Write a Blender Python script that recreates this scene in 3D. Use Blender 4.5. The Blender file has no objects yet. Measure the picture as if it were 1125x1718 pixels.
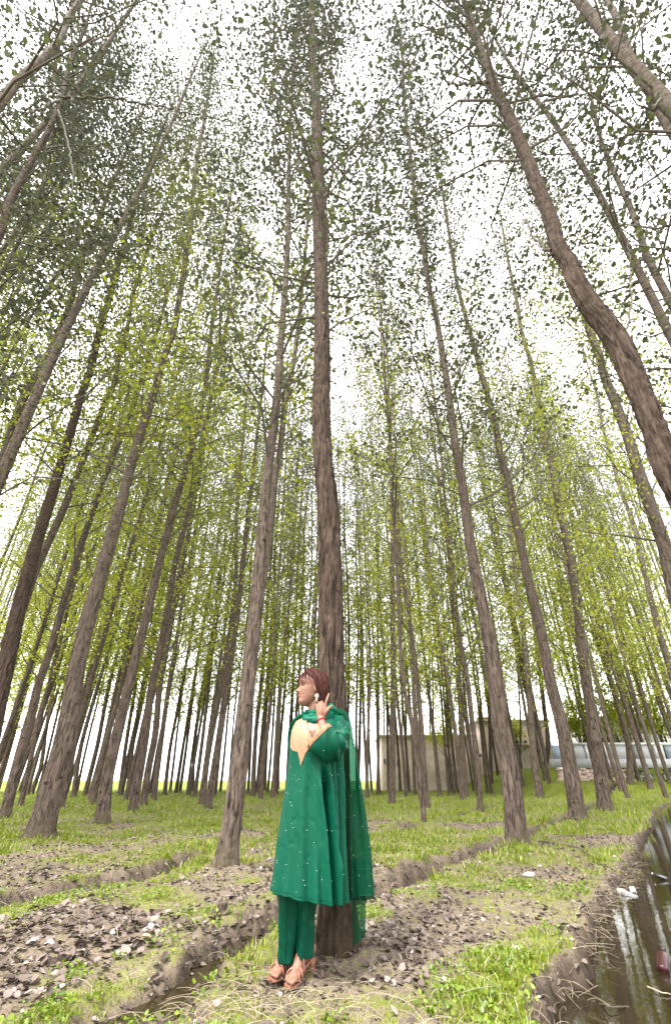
import bpy, bmesh, math, random
import numpy as np
from mathutils import Vector, Matrix

C = bpy.context.scene.collection
SC = bpy.context.scene
rnd = random.Random(7)
R = np.random.default_rng(11)
PI = math.pi

# ------------------------------------------------------------------ camera
FPX, CX, CY = 759.0, 562.5, 859.0
PITCH = math.radians(30.7)
CAMZ = 1.0
cam_d = bpy.data.cameras.new("camera")
cam = bpy.data.objects.new("camera", cam_d)
C.objects.link(cam)
cam.location = (0, 0, CAMZ)
cam.rotation_euler = (math.radians(90) + PITCH, 0, 0)
cam_d.sensor_fit = 'VERTICAL'
cam_d.sensor_height = 36
cam_d.lens = FPX / 1718 * 36
cam_d.clip_start = 0.05
cam_d.clip_end = 5000
SC.camera = cam

# ------------------------------------------------------------------ world, sun, exposure
SUN_EL, SUN_AZ = math.radians(58), math.radians(215)      # azimuth clockwise from +Y
w = bpy.data.worlds.new("World")
SC.world = w
w.use_nodes = True
nt = w.node_tree
nt.nodes.clear()
sky = nt.nodes.new('ShaderNodeTexSky')
sky.sky_type = 'NISHITA'
sky.sun_disc = False
sky.sun_elevation = SUN_EL
sky.sun_rotation = SUN_AZ
sky.air_density = 1.0
sky.dust_density = 1.0
sky.ozone_density = 1.0
hs = nt.nodes.new('ShaderNodeHueSaturation')
hs.inputs['Saturation'].default_value = 0.10
bg = nt.nodes.new('ShaderNodeBackground')
bg.inputs['Strength'].default_value = 0.15
wo = nt.nodes.new('ShaderNodeOutputWorld')
nt.links.new(sky.outputs[0], hs.inputs['Color'])
# overcast: a bright cloud layer over the whole dome, slightly uneven
cn = nt.nodes.new('ShaderNodeTexNoise'); cn.inputs['Scale'].default_value = 2.2; cn.inputs['Detail'].default_value = 5
cr = nt.nodes.new('ShaderNodeValToRGB')
cr.color_ramp.elements[0].position = 0.3; cr.color_ramp.elements[0].color = (0.80, 0.79, 0.83, 1)
cr.color_ramp.elements[1].position = 0.7; cr.color_ramp.elements[1].color = (1.0, 1.0, 1.0, 1)
cm_ = nt.nodes.new('ShaderNodeVectorMath'); cm_.operation = 'SCALE'; cm_.inputs['Scale'].default_value = 5.2
mx = nt.nodes.new('ShaderNodeMix'); mx.data_type = 'RGBA'; mx.inputs[0].default_value = 0.75
tc = nt.nodes.new('ShaderNodeTexCoord')
nt.links.new(tc.outputs['Generated'], cn.inputs['Vector'])
nt.links.new(cn.outputs['Fac'], cr.inputs[0])
nt.links.new(cr.outputs[0], cm_.inputs[0])
nt.links.new(hs.outputs[0], mx.inputs[6])
nt.links.new(cm_.outputs[0], mx.inputs[7])
nt.links.new(mx.outputs[2], bg.inputs['Color'])
nt.links.new(bg.outputs[0], wo.inputs['Surface'])

sun_d = bpy.data.lights.new("sun", 'SUN')
sun_d.energy = 1.5
sun_d.angle = math.radians(11)
sun_d.color = (1.0, 0.96, 0.90)
sun = bpy.data.objects.new("sun", sun_d)
C.objects.link(sun)
sd = Vector((math.sin(SUN_AZ) * math.cos(SUN_EL), math.cos(SUN_AZ) * math.cos(SUN_EL), math.sin(SUN_EL)))
sun.rotation_euler = sd.to_track_quat('Z', 'Y').to_euler()
sun.location = (0, 0, 60)

SC.view_settings.view_transform = 'Standard'
SC.view_settings.look = 'None'
SC.view_settings.exposure = 2.65
SC.view_settings.gamma = 1.0
SC.render.engine = 'CYCLES'
SC.cycles.max_bounces = 8
SC.cycles.diffuse_bounces = 4
SC.cycles.glossy_bounces = 3
SC.cycles.transmission_bounces = 5
SC.cycles.transparent_max_bounces = 12
SC.cycles.use_denoising = True
SC.cycles.sample_clamp_indirect = 8

# ------------------------------------------------------------------ helpers
cp, sp = math.cos(PITCH), math.sin(PITCH)
def ray(px, py):
    u, v = (px - CX) / FPX, (CY - py) / FPX
    return u, cp - v * sp, sp + v * cp
def P(px, py, Y):
    x, y, z = ray(px, py)
    t = Y / y
    return Vector((x * t, Y, CAMZ + z * t))
def G(px, py, zg=0.0):
    x, y, z = ray(px, py)
    t = (zg - CAMZ) / z
    return (x * t, y * t)
def scale_at(p):
    return FPX / (p[1] * cp + (p[2] - CAMZ) * sp)

def tag(o, label=None, cat=None, group=None, kind=None):
    if label: o['label'] = label
    if cat: o['category'] = cat
    if group: o['group'] = group
    if kind: o['kind'] = kind
    return o
def empty(name, loc, label, cat, group=None, rz=0.0):
    o = bpy.data.objects.new(name, None)
    C.objects.link(o)
    o.location = loc
    o.rotation_euler = (0, 0, rz)
    o.empty_display_size = 0.2
    return tag(o, label, cat, group)
def link(name, me, mat, parent=None, loc=None):
    o = bpy.data.objects.new(name, me)
    C.objects.link(o)
    if mat is not None and len(me.materials) == 0:
        me.materials.append(mat)
    if parent is not None: o.parent = parent
    if loc is not None: o.location = loc
    return o
def np_mesh(name, verts, faces, smooth=True):
    """verts (N,3); faces: list of (M,k) int arrays"""
    me = bpy.data.meshes.new(name)
    verts = np.asarray(verts, dtype=np.float32)
    fl = [np.asarray(f, dtype=np.int32) for f in faces if len(f)]
    me.vertices.add(len(verts))
    me.vertices.foreach_set('co', verts.ravel())
    idx = np.concatenate([f.ravel() for f in fl])
    sizes = np.concatenate([np.full(len(f), f.shape[1], dtype=np.int32) for f in fl])
    starts = np.concatenate([[0], np.cumsum(sizes)[:-1]]).astype(np.int32)
    me.loops.add(len(idx))
    me.loops.foreach_set('vertex_index', idx)
    me.polygons.add(len(sizes))
    me.polygons.foreach_set('loop_start', starts)
    me.update(calc_edges=True)
    if smooth: me.shade_smooth()
    return me
class MB:
    """collects pieces of one mesh"""
    def __init__(s): s.v, s.f, s.n = [], [], 0
    def add(s, verts, faces):
        verts = np.asarray(verts, dtype=float)
        s.v.append(verts)
        for f in faces:
            s.f.append(np.asarray(f, dtype=np.int64) + s.n)
        s.n += len(verts)
    def mesh(s, name, smooth=True):
        by = {}
        for f in s.f:
            if len(f): by.setdefault(f.shape[1], []).append(f)
        return np_mesh(name, np.concatenate(s.v), [np.concatenate(x) for x in by.values()], smooth)
    def box(s, lo, hi, M=None):
        x0, y0, z0 = lo; x1, y1, z1 = hi
        v = np.array([(x0,y0,z0),(x1,y0,z0),(x1,y1,z0),(x0,y1,z0),(x0,y0,z1),(x1,y0,z1),(x1,y1,z1),(x0,y1,z1)], float)
        if M is not None:
            v = np.array([(M @ Vector(p))[:] for p in v])
        s.add(v, [np.array([(0,3,2,1),(4,5,6,7),(0,1,5,4),(1,2,6,5),(2,3,7,6),(3,0,4,7)])])
    def tube(s, pts, rad, n=8, cap=True, flat=None):
        v, f = tube_arrays(pts, rad, n, cap, flat)
        s.add(v, f)
def grid_faces(rows, cols, wrap):
    i = np.arange(rows - 1)[:, None]
    j = np.arange(cols if wrap else cols - 1)[None, :]
    j2 = (j + 1) % cols
    a = i * cols + j; b = i * cols + j2; c = (i + 1) * cols + j2; d = (i + 1) * cols + j
    return np.stack([a, b, c, d], -1).reshape(-1, 4)
def tube_arrays(pts, rad, n=8, cap=True, flat=None):
    pts = np.asarray(pts, float)
    m = len(pts)
    rad = np.broadcast_to(np.asarray(rad, float), (m,))
    t = np.gradient(pts, axis=0)
    t /= np.linalg.norm(t, axis=1)[:, None] + 1e-9
    ref = np.array([0, 0, 1.0]) if abs(t[0][2]) < 0.8 else np.array([1.0, 0, 0])
    a = np.cross(ref, t); a /= np.linalg.norm(a, axis=1)[:, None] + 1e-9
    b = np.cross(t, a)
    th = np.linspace(0, 2 * PI, n, endpoint=False)
    fl = 1.0 if flat is None else flat
    v = pts[:, None, :] + rad[:, None, None] * (np.cos(th)[None, :, None] * a[:, None, :] + fl * np.sin(th)[None, :, None] * b[:, None, :])
    v = v.reshape(-1, 3)
    f = [grid_faces(m, n, True)]
    if cap:
        v = np.concatenate([v, pts[:1], pts[-1:]])
        k = np.arange(n); k2 = (k + 1) % n
        f.append(np.stack([np.full(n, m * n), k2, k], -1))
        f.append(np.stack([np.full(n, m * n + 1), (m - 1) * n + k, (m - 1) * n + k2], -1))
    return v, f
def spline(pts, n):
    """Catmull-Rom through pts, n samples (any dimension)"""
    p = np.asarray(pts, float)
    if len(p) == 2:
        t = np.linspace(0, 1, n)[:, None]
        return p[0] * (1 - t) + p[1] * t
    q = np.concatenate([[2 * p[0] - p[1]], p, [2 * p[-1] - p[-2]]])
    t = np.linspace(0, len(p) - 1 - 1e-9, n)
    i = t.astype(int); f = (t - i)[:, None]
    a, b, c, d = q[i], q[i + 1], q[i + 2], q[i + 3]
    return 0.5 * (2 * b + (c - a) * f + (2 * a - 5 * b + 4 * c - d) * f ** 2 + (3 * b - a - 3 * c + d) * f ** 3)

# value noise ---------------------------------------------------------------
def _hash(i, j, k, seed):
    n = (i * 374761393 + j * 668265263 + k * 2147483647 + seed * 1274126177) & 0xffffffff
    n = ((n ^ (n >> 13)) * 1274126177) & 0xffffffff
    n = (n ^ (n >> 16)) & 0xffffffff
    return n / 4294967295.0
def vnoise(x, y, z=None, seed=0):
    x = np.asarray(x, float); y = np.asarray(y, float)
    z = np.zeros_like(x) if z is None else np.asarray(z, float)
    xi, yi, zi = np.floor(x).astype(np.int64), np.floor(y).astype(np.int64), np.floor(z).astype(np.int64)
    xf, yf, zf = x - xi, y - yi, z - zi
    sx, sy, sz = [t * t * (3 - 2 * t) for t in (xf, yf, zf)]
    def L(a, b, t): return a + (b - a) * t
    def H(a, b, c): return _hash(xi + a, yi + b, zi + c, seed)
    return L(L(L(H(0,0,0), H(1,0,0), sx), L(H(0,1,0), H(1,1,0), sx), sy),
             L(L(H(0,0,1), H(1,0,1), sx), L(H(0,1,1), H(1,1,1), sx), sy), sz)
def fbm(x, y, oct=4, seed=0):
    s, a, tot = 0, 1.0, 0
    for o in range(oct):
        s = s + a * vnoise(np.asarray(x) * 2 ** o, np.asarray(y) * 2 ** o, None, seed + o)
        tot += a; a *= 0.5
    return s / tot

# materials -----------------------------------------------------------------
class NB:
    def __init__(s, name):
        s.m = bpy.data.materials.new(name); s.m.use_nodes = True
        s.t = s.m.node_tree; s.t.nodes.clear()
        s.out = s.n('ShaderNodeOutputMaterial')
    def n(s, ty, **kw):
        x = s.t.nodes.new(ty)
        for k, v in kw.items():
            if hasattr(x, k): setattr(x, k, v)
            else: s.set(x, k, v)
        return x
    def set(s, node, key, v):
        inp = node.inputs[key]
        if isinstance(v, bpy.types.NodeSocket): s.t.links.new(v, inp)
        else: inp.default_value = v
    def l(s, a, b): s.t.links.new(a, b)
    def noise(s, scale, detail=4, vec=None, rough=0.55, dist=0.0):
        x = s.n('ShaderNodeTexNoise')
        x.inputs['Scale'].default_value = scale; x.inputs['Detail'].default_value = detail
        x.inputs['Roughness'].default_value = rough; x.inputs['Distortion'].default_value = dist
        if vec is not None: s.l(vec, x.inputs['Vector'])
        return x.outputs['Fac']
    def ramp(s, fac, stops):
        x = s.n('ShaderNodeValToRGB')
        s.l(fac, x.inputs[0])
        e = x.color_ramp.elements
        while len(e) < len(stops): e.new(0.5)
        for el, (p, c) in zip(e, stops):
            el.position = p
            el.color = (c, c, c, 1) if isinstance(c, (int, float)) else (*c, 1)
        return x.outputs[0]
    def mix(s, fac, a, b, blend='MIX'):
        x = s.n('ShaderNodeMix'); x.data_type = 'RGBA'; x.blend_type = blend
        for key, v in ((0, fac), (6, a), (7, b)):
            if isinstance(v, bpy.types.NodeSocket): s.l(v, x.inputs[key])
            elif key == 0: x.inputs[0].default_value = v
            else: x.inputs[key].default_value = (*v, 1)
        return x.outputs[2]
    def math(s, op, a, b=None, clamp=False):
        x = s.n('ShaderNodeMath'); x.operation = op; x.use_clamp = clamp
        for k, v in ((0, a), (1, b)):
            if v is None: continue
            if isinstance(v, bpy.types.NodeSocket): s.l(v, x.inputs[k])
            else: x.inputs[k].default_value = v
        return x.outputs[0]
    def coord(s, which='Object', scale=None):
        x = s.n('ShaderNodeTexCoord').outputs[which]
        if scale is not None:
            m = s.n('ShaderNodeMapping'); s.l(x, m.inputs[0]); m.inputs['Scale'].default_value = scale
            x = m.outputs[0]
        return x
    def bump(s, h, strength=0.3, dist=0.01):
        x = s.n('ShaderNodeBump'); s.l(h, x.inputs['Height'])
        x.inputs['Strength'].default_value = strength; x.inputs['Distance'].default_value = dist
        return x.outputs[0]
    def principled(s, color, rough=0.8, normal=None, spec=0.3, **kw):
        p = s.n('ShaderNodeBsdfPrincipled')
        for k, v in (('Base Color', color), ('Roughness', rough)):
            if isinstance(v, bpy.types.NodeSocket): s.l(v, p.inputs[k])
            else: p.inputs[k].default_value = (*v, 1) if isinstance(v, tuple) else v
        p.inputs['Specular IOR Level'].default_value = spec
        if normal is not None: s.l(normal, p.inputs['Normal'])
        for k, v in kw.items():
            p.inputs[k.replace('_', ' ')].default_value = v
        s.l(p.outputs[0], s.out.inputs[0])
        return p
    def island(s): return s.n('ShaderNodeNewGeometry').outputs['Random Per Island']
    def posz(s):
        g = s.n('ShaderNodeNewGeometry'); x = s.n('ShaderNodeSeparateXYZ')
        s.l(g.outputs['Position'], x.inputs[0]); return x.outputs[2]

def plain(name, col, rough=0.7, spec=0.3, var=0.15, scale=30, bump=0.0, **kw):
    b = NB(name)
    n = b.noise(scale, 4, b.coord())
    c = b.mix(b.ramp(n, [(0.3, 0.0), (0.7, 1.0)]), tuple(x * (1 - var) for x in col), tuple(min(1, x * (1 + var)) for x in col))
    b.principled(c, rough, b.bump(n, bump, 0.01) if bump else None, spec, **kw)
    return b.m

def mat_bark(name='poplar bark', dk=1.0):
    b = NB(name)
    co = b.coord('Object', (1, 1, 0.16))
    co2 = b.coord('Object', (1, 1, 2.2))
    fiss = b.noise(21, 6, co, 0.68, 0.8)
    lent = b.noise(9, 3, co2, 0.6)
    big = b.noise(3.0, 3, b.coord('Object', (1, 1, 0.5)))
    low = b.mix(b.ramp(fiss, [(0.38, 0.0), (0.60, 1.0)]), (0.013, 0.010, 0.008), (0.178, 0.136, 0.110))
    hi = b.mix(b.ramp(lent, [(0.40, 0.0), (0.56, 1.0)]), (0.048, 0.038, 0.032), (0.185, 0.155, 0.130))
    z = b.n('ShaderNodeSeparateXYZ'); b.l(b.coord(), z.inputs[0])
    zf = b.math('ADD', b.math('MULTIPLY', z.outputs[2], 0.048), b.math('MULTIPLY', big, 0.5))
    f = b.ramp(zf, [(0.42, 0.0), (0.9, 1.0)])
    col = b.mix(f, low, hi)
    col = b.mix(b.ramp(big, [(0.35, 0.0), (0.7, 0.5)]), col, (0.068, 0.054, 0.040))
    moss = b.math('MULTIPLY', b.ramp(z.outputs[2], [(0.02, 1.0), (0.35, 0.0)]), b.ramp(big, [(0.4, 0.0), (0.6, 0.5)]))
    col = b.mix(moss, col, (0.075, 0.066, 0.03))
    vo = b.n('ShaderNodeTexVoronoi'); vo.inputs['Scale'].default_value = 1.0
    b.l(b.coord('Object', (3.2, 3.2, 4.2)), vo.inputs['Vector'])
    kn = b.math('ADD', vo.outputs['Distance'], b.math('MULTIPLY', big, 0.25))
    col = b.mix(b.ramp(kn, [(0.19, 0.85), (0.30, 0.0)]), col, (0.012, 0.009, 0.008))
    vo2 = b.n('ShaderNodeTexVoronoi'); vo2.inputs['Scale'].default_value = 1.0
    b.l(b.coord('Object', (2.0, 2.0, 16)), vo2.inputs['Vector'])
    col = b.mix(b.math('MULTIPLY', f, b.ramp(vo2.outputs['Distance'], [(0.18, 0.7), (0.32, 0.0)])), col, (0.022, 0.017, 0.014))
    oi = b.n('ShaderNodeObjectInfo')
    col = b.mix(b.math('MULTIPLY', oi.outputs['Random'], 0.25), col, (0.085, 0.063, 0.052))
    if dk < 1: col = b.mix(1.0, col, (dk, dk * .93, dk * .90), 'MULTIPLY')
    h = b.math('ADD', fiss, b.math('MULTIPLY', lent, 0.3))
    b.principled(col, 0.95, b.bump(h, 1.0, 0.035), 0.08)
    return b.m
def mat_twig():
    b = NB('twig bark')
    n = b.noise(20, 3, b.coord())
    b.principled(b.mix(n, (0.05, 0.042, 0.036), (0.14, 0.12, 0.10)), 0.9, None, 0.15)
    return b.m
def leaf_shader(b, col, trans, tcol=None, gloss=0.05, rough=0.45):
    d = b.n('ShaderNodeBsdfDiffuse'); t = b.n('ShaderNodeBsdfTranslucent'); g = b.n('ShaderNodeBsdfGlossy')
    b.l(col, d.inputs[0]); b.l(tcol if tcol is not None else col, t.inputs[0])
    g.inputs['Roughness'].default_value = rough
    m = b.n('ShaderNodeMixShader')
    if isinstance(trans, bpy.types.NodeSocket): b.l(trans, m.inputs[0])
    else: m.inputs[0].default_value = trans
    b.l(d.outputs[0], m.inputs[1]); b.l(t.outputs[0], m.inputs[2])
    m2 = b.n('ShaderNodeMixShader'); m2.inputs[0].default_value = gloss
    b.l(m.outputs[0], m2.inputs[1]); b.l(g.outputs[0], m2.inputs[2])
    b.l(m2.outputs[0], b.out.inputs[0])
def mat_leaf(name, lit, dull, under, lo, hi_, tr0, tr1):
    b = NB(name)
    r = b.island()
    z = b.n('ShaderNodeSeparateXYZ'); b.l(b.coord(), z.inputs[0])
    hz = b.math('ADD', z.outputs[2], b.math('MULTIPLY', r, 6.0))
    f = b.ramp(b.math('MULTIPLY', hz, 1 / 40.0), [(lo, 0.0), (hi_, 1.0)])  # leaves dulled with height, painting in the shade of the backlit upper canopy
    top = b.mix(f, b.mix(r, *lit), b.mix(r, *dull))
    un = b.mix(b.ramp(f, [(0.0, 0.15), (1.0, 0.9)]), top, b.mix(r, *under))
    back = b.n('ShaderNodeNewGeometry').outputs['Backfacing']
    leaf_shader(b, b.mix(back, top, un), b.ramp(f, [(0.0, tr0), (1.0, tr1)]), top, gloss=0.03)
    return b.m
def mat_grass(name, a, c, dry=None, frac=0.2):
    b = NB(name)
    r = b.island()
    col = b.mix(r, a, c)
    if dry is not None:
        r2 = b.math('FRACT', b.math('MULTIPLY', r, 17.37))
        col = b.mix(b.ramp(r2, [(1 - frac - 0.03, 0.0), (1 - frac, 1.0)]), col, dry)
    leaf_shader(b, col, 0.35, gloss=0.04)
    return b.m
def mat_dead():
    b = NB('dead leaf')
    r = b.island()
    oi = b.n('ShaderNodeObjectInfo').outputs['Random']
    rr = b.math('FRACT', b.math('ADD', r, oi))
    col = b.ramp(rr, [(0.0, (0.028, 0.019, 0.015)), (0.4, (0.090, 0.064, 0.052)), (0.8, (0.165, 0.130, 0.114)), (1.0, (0.33, 0.285, 0.26))])
    n = b.noise(60, 3, b.coord())
    col = b.mix(b.ramp(n, [(0.35, 0.0), (0.75, 0.45)]), col, (0.10, 0.075, 0.06))
    b.principled(col, 0.75, None, 0.3)
    return b.m
def mat_ground():
    b = NB('ground soil and moss')
    co = b.n('ShaderNodeNewGeometry').outputs['Position']
    n1 = b.noise(1.3, 5, co, 0.6)
    n2 = b.noise(14, 5, co, 0.65)
    n3 = b.noise(70, 4, co, 0.7)
    soil = b.mix(b.ramp(n2, [(0.3, 0.0), (0.7, 1.0)]), (0.055, 0.040, 0.028), (0.155, 0.120, 0.086))
    soil = b.mix(b.ramp(n3, [(0.4, 0.0), (0.68, 1.0)]), soil, (0.235, 0.19, 0.142))
    green = b.mix(n2, (0.080, 0.105, 0.010), (0.17, 0.20, 0.022))
    att = b.n('ShaderNodeAttribute'); att.attribute_name = 'green'
    gf = b.math('ADD', att.outputs['Fac'], b.math('MULTIPLY', b.math('SUBTRACT', n2, 0.5), 0.9))
    col = b.mix(b.ramp(gf, [(0.42, 0.0), (0.72, 1.0)]), soil, green)
    att2 = b.n('ShaderNodeAttribute'); att2.attribute_name = 'mud'
    col = b.mix(att2.outputs['Fac'], col, b.mix(n2, (0.016, 0.011, 0.008), (0.080, 0.057, 0.041)))
    h = b.math('ADD', n2, b.math('MULTIPLY', n3, 0.6))
    b.principled(col, 0.95, b.bump(h, 0.8, 0.02), 0.15)
    return b.m
def mat_water(name, col, depthcol):
    b = NB(name)
    co = b.n('ShaderNodeNewGeometry').outputs['Position']
    n = b.noise(9, 3, co, 0.55, 0.5)
    n2 = b.noise(2.2, 4, co)
    c = b.mix(b.ramp(n2, [(0.35, 0.0), (0.65, 1.0)]), col, depthcol)
    p = b.principled(c, 0.03, b.bump(n, 0.035, 0.02), 0.5, IOR=1.33)
    return b.m

M_BARK, M_TWIG = mat_bark(), mat_twig()
M_BARKD = mat_bark('dark old poplar bark', 0.62)
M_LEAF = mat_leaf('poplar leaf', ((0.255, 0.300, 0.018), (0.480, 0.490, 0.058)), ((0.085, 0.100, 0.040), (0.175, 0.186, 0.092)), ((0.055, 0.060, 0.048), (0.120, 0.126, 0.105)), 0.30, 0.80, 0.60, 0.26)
M_LEAF_SHADE = mat_leaf('shaded poplar leaf', ((0.105, 0.135, 0.020), (0.230, 0.260, 0.045)), ((0.050, 0.060, 0.036), (0.120, 0.130, 0.090)), ((0.038, 0.042, 0.034), (0.090, 0.096, 0.080)), 0.10, 0.42, 0.36, 0.16)  # darker copy of the leaf material, backlit shade painted in for near crowns
M_GRASS = mat_grass('grass blades', (0.095, 0.155, 0.006), (0.260, 0.315, 0.018), (0.32, 0.27, 0.14), 0.22)
M_HERB = mat_grass('herb leaves', (0.075, 0.135, 0.006), (0.190, 0.255, 0.018))
M_STRAW = mat_grass('dry straw', (0.36, 0.29, 0.19), (0.60, 0.52, 0.38))
M_DEAD, M_GROUND = mat_dead(), mat_ground()
M_WATER = mat_water('canal water', (0.012, 0.009, 0.005), (0.022, 0.016, 0.008))
M_DITCHW = mat_water('ditch water', (0.018, 0.014, 0.006), (0.034, 0.027, 0.012))
# ------------------------------------------------------------------ ground
WATER_Z = -0.125
_edge = [G(a, b, WATER_Z) for a, b in [(948, 1760), (960, 1718), (984, 1660), (1001, 1600), (1020, 1548), (1042, 1500), (1058, 1474), (1073, 1443), (1086, 1405), (1103, 1362)]]
BANK = np.array([(0.2, -12), (0.45, -4), (0.65, 0), (0.95, 2.3)] + _edge + [(_edge[-1][0] + 5.2, _edge[-1][1] + 7.5), (33, 39), (70, 56), (140, 105)], float)
CANAL_W = 1.30            # horizontal width along x
def bank_x(y): return np.interp(y, BANK[:, 1], BANK[:, 0])
def px_line(pts, z=0.0): return np.array([G(a, b, z) for a, b in pts])
DITCHES = [  # (centre line, half width, depth)
    (px_line([(120, 1760), (215, 1712), (270, 1682), (335, 1640), (395, 1602), (455, 1566)], -0.04), 0.19, 0.14),
    (px_line([(455, 1562), (520, 1538), (590, 1514), (640, 1487), (720, 1458), (800, 1433), (850, 1412), (930, 1382), (1000, 1347), (1060, 1330)], -0.03), 0.28, 0.22),
    (px_line([(-150, 1545), (0, 1528), (60, 1508), (120, 1497), (200, 1477), (290, 1458), (340, 1440)], -0.03), 0.26, 0.24),
    (px_line([(570, 1412), (640, 1397), (700, 1386), (780, 1363), (840, 1346)], -0.02), 0.30, 0.24),
]
def seg_dist(x, y, line):
    d = np.full(np.shape(x), 1e9)
    for (ax, ay), (bx, by) in zip(line[:-1], line[1:]):
        dx, dy = bx - ax, by - ay
        t = np.clip(((x - ax) * dx + (y - ay) * dy) / (dx * dx + dy * dy + 1e-12), 0, 1)
        d = np.minimum(d, np.hypot(x - ax - t * dx, y - ay - t * dy))
    return d
MOUNDS = []               # filled with the tree bases (x, y)
def sstep(a, b, t):
    t = np.clip((t - a) / (b - a), 0, 1)
    return t * t * (3 - 2 * t)
def ground_parts(x, y):
    x = np.asarray(x, float); y = np.asarray(y, float)
    far = np.hypot(x, y)
    fade = np.clip(1.3 - far / 60, 0.15, 1)
    h = (fbm(x * 0.9, y * 0.9, 3, 3) - 0.5) * 0.20 * fade
    h = h + (fbm(x * 6, y * 6, 3, 9) - 0.5) * 0.055 * fade
    h = h + (vnoise(x * 30, y * 30, None, 5) - 0.5) * 0.012 * fade
    mud = np.zeros_like(h)
    wob = (fbm(x * 3.1, y * 3.1, 3, 21) - 0.5)
    wob2 = (vnoise(x * 14, y * 14, None, 31) - 0.5)
    edge = np.full(h.shape, 9.0)
    for line, hw, dep in DITCHES:
        d = seg_dist(x, y, line) + wob * 0.22 + wob2 * 0.09
        k = 1 - sstep(hw * 0.55, hw * 1.25, d)
        h = h * (1 - 0.7 * k) - dep * k + 0.025 * np.exp(-((d - hw * 1.6) / (0.5 * hw)) ** 2)
        mud = np.maximum(mud, k)
        edge = np.minimum(edge, np.abs(d - hw * 1.5))
    bx = bank_x(y)
    dx = np.maximum(-(x - bx), (x - bx - CANAL_W)) * 0.85 - 0.08 + wob * 0.22 + wob2 * 0.09     # <0 inside the canal
    k = 1 - sstep(-0.16, 0.05, dx)
    lump_ = (fbm(x * 9, y * 9, 3, 55) - 0.5) * 0.22 * np.exp(-(dx / 0.12) ** 2)
    h = h * (1 - k) - 0.42 * k + lump_
    mud = np.maximum(mud, 1 - sstep(-0.02, 0.07, dx))
    edge = np.minimum(edge, np.abs(dx - 0.22))
    e = sstep(13, 18, x) * (0.95 * sstep(29, 42, y) + 0.95 * sstep(43.2, 45.7, y)) * (1 - sstep(60, 90, y))
    h = h + e * sstep(0.1, 2.5, bx - x)
    for bx_, by_ in MOUNDS:
        d2 = (x - bx_) ** 2 + (y - by_) ** 2
        m = d2 < 1.2
        if np.any(m):
            h = np.where(m, h + 0.07 * np.exp(-d2 / 0.14) * (1 - mud), h)
    return h, mud, edge
def hgt(x, y): return float(ground_parts(np.array([x]), np.array([y]))[0][0])
def greenness(x, y, mud, edge):
    far = np.hypot(x, y)
    v0 = 0
    g = fbm(x * 0.55 + 7, y * 0.55, 3, 41)
    g2 = fbm(x * 2.2 + 3, y * 2.2 + 9, 3, 47)
    v = 0.55 * g + 0.45 * g2
    v = v + np.interp(far, [2, 4, 6.5, 10, 16, 30, 50], [-0.10, -0.09, -0.06, -0.02, 0.07, 0.22, 0.5])
    v = v + 0.13 * np.exp(-(edge / 0.25) ** 2)
    # leaf-littered hollow left of the woman
    v = v - 0.14 * np.exp(-(((x + 1.9) / 1.3) ** 2 + ((y - 4.3) / 1.0) ** 2))
    v = v + 0.02 * np.exp(-(((x - 0.75) / 0.5) ** 2 + ((y - 3.3) / 0.8) ** 2))
    v = v - 0.9 * mud
    return np.clip(v, 0, 1)

# ------------------------------------------------------------------ trees
def leaf_mesh_arrays(pos, size, rng, hang=0.5, hi=False, curl=0.3, flatten=None):
    """one small folded leaf per position"""
    n = len(pos)
    nrm = rng.normal(size=(n, 3))
    if flatten is not None: nrm[:, 2] = np.abs(nrm[:, 2]) + flatten
    nrm /= np.linalg.norm(nrm, axis=1)[:, None]
    d = rng.normal(size=(n, 3)); d[:, 2] -= hang * 1.8
    d -= nrm * np.sum(d * nrm, 1)[:, None]
    d /= np.linalg.norm(d, axis=1)[:, None] + 1e-9
    s = np.cross(d, nrm)
    size = np.broadcast_to(size, (n,))[:, None, None]
    if hi:
        T = np.array([(0, 0), (0, 1), (.17, .82), (.40, .45), (.36, .16), (.15, .0), (-.17, .82), (-.40, .45), (-.36, .16), (-.15, .0)])
        F = [np.array([(5, 4, 3, 2, 1, 0)]), np.array([(6, 7, 8, 9, 0, 1)])]
    else:
        T = np.array([(0, 0), (0, 1), (.44, .36), (-.44, .36)])
        F = [np.array([(2, 1, 0), (3, 0, 1)])]
    cu = rng.uniform(0.05, curl * 2, size=(n, 1, 1))
    fold = np.abs(T[:, 0])[None, :, None] * cu
    v = pos[:, None, :] + size * (T[None, :, 0, None] * s[:, None, :] + T[None, :, 1, None] * d[:, None, :] + fold * nrm[:, None, :])
    k = len(T)
    off = (np.arange(n) * k)[:, None, None]
    faces = [(f[None] + off).reshape(-1, f.shape[1]) for f in F]
    return v.reshape(-1, 3), faces
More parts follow.
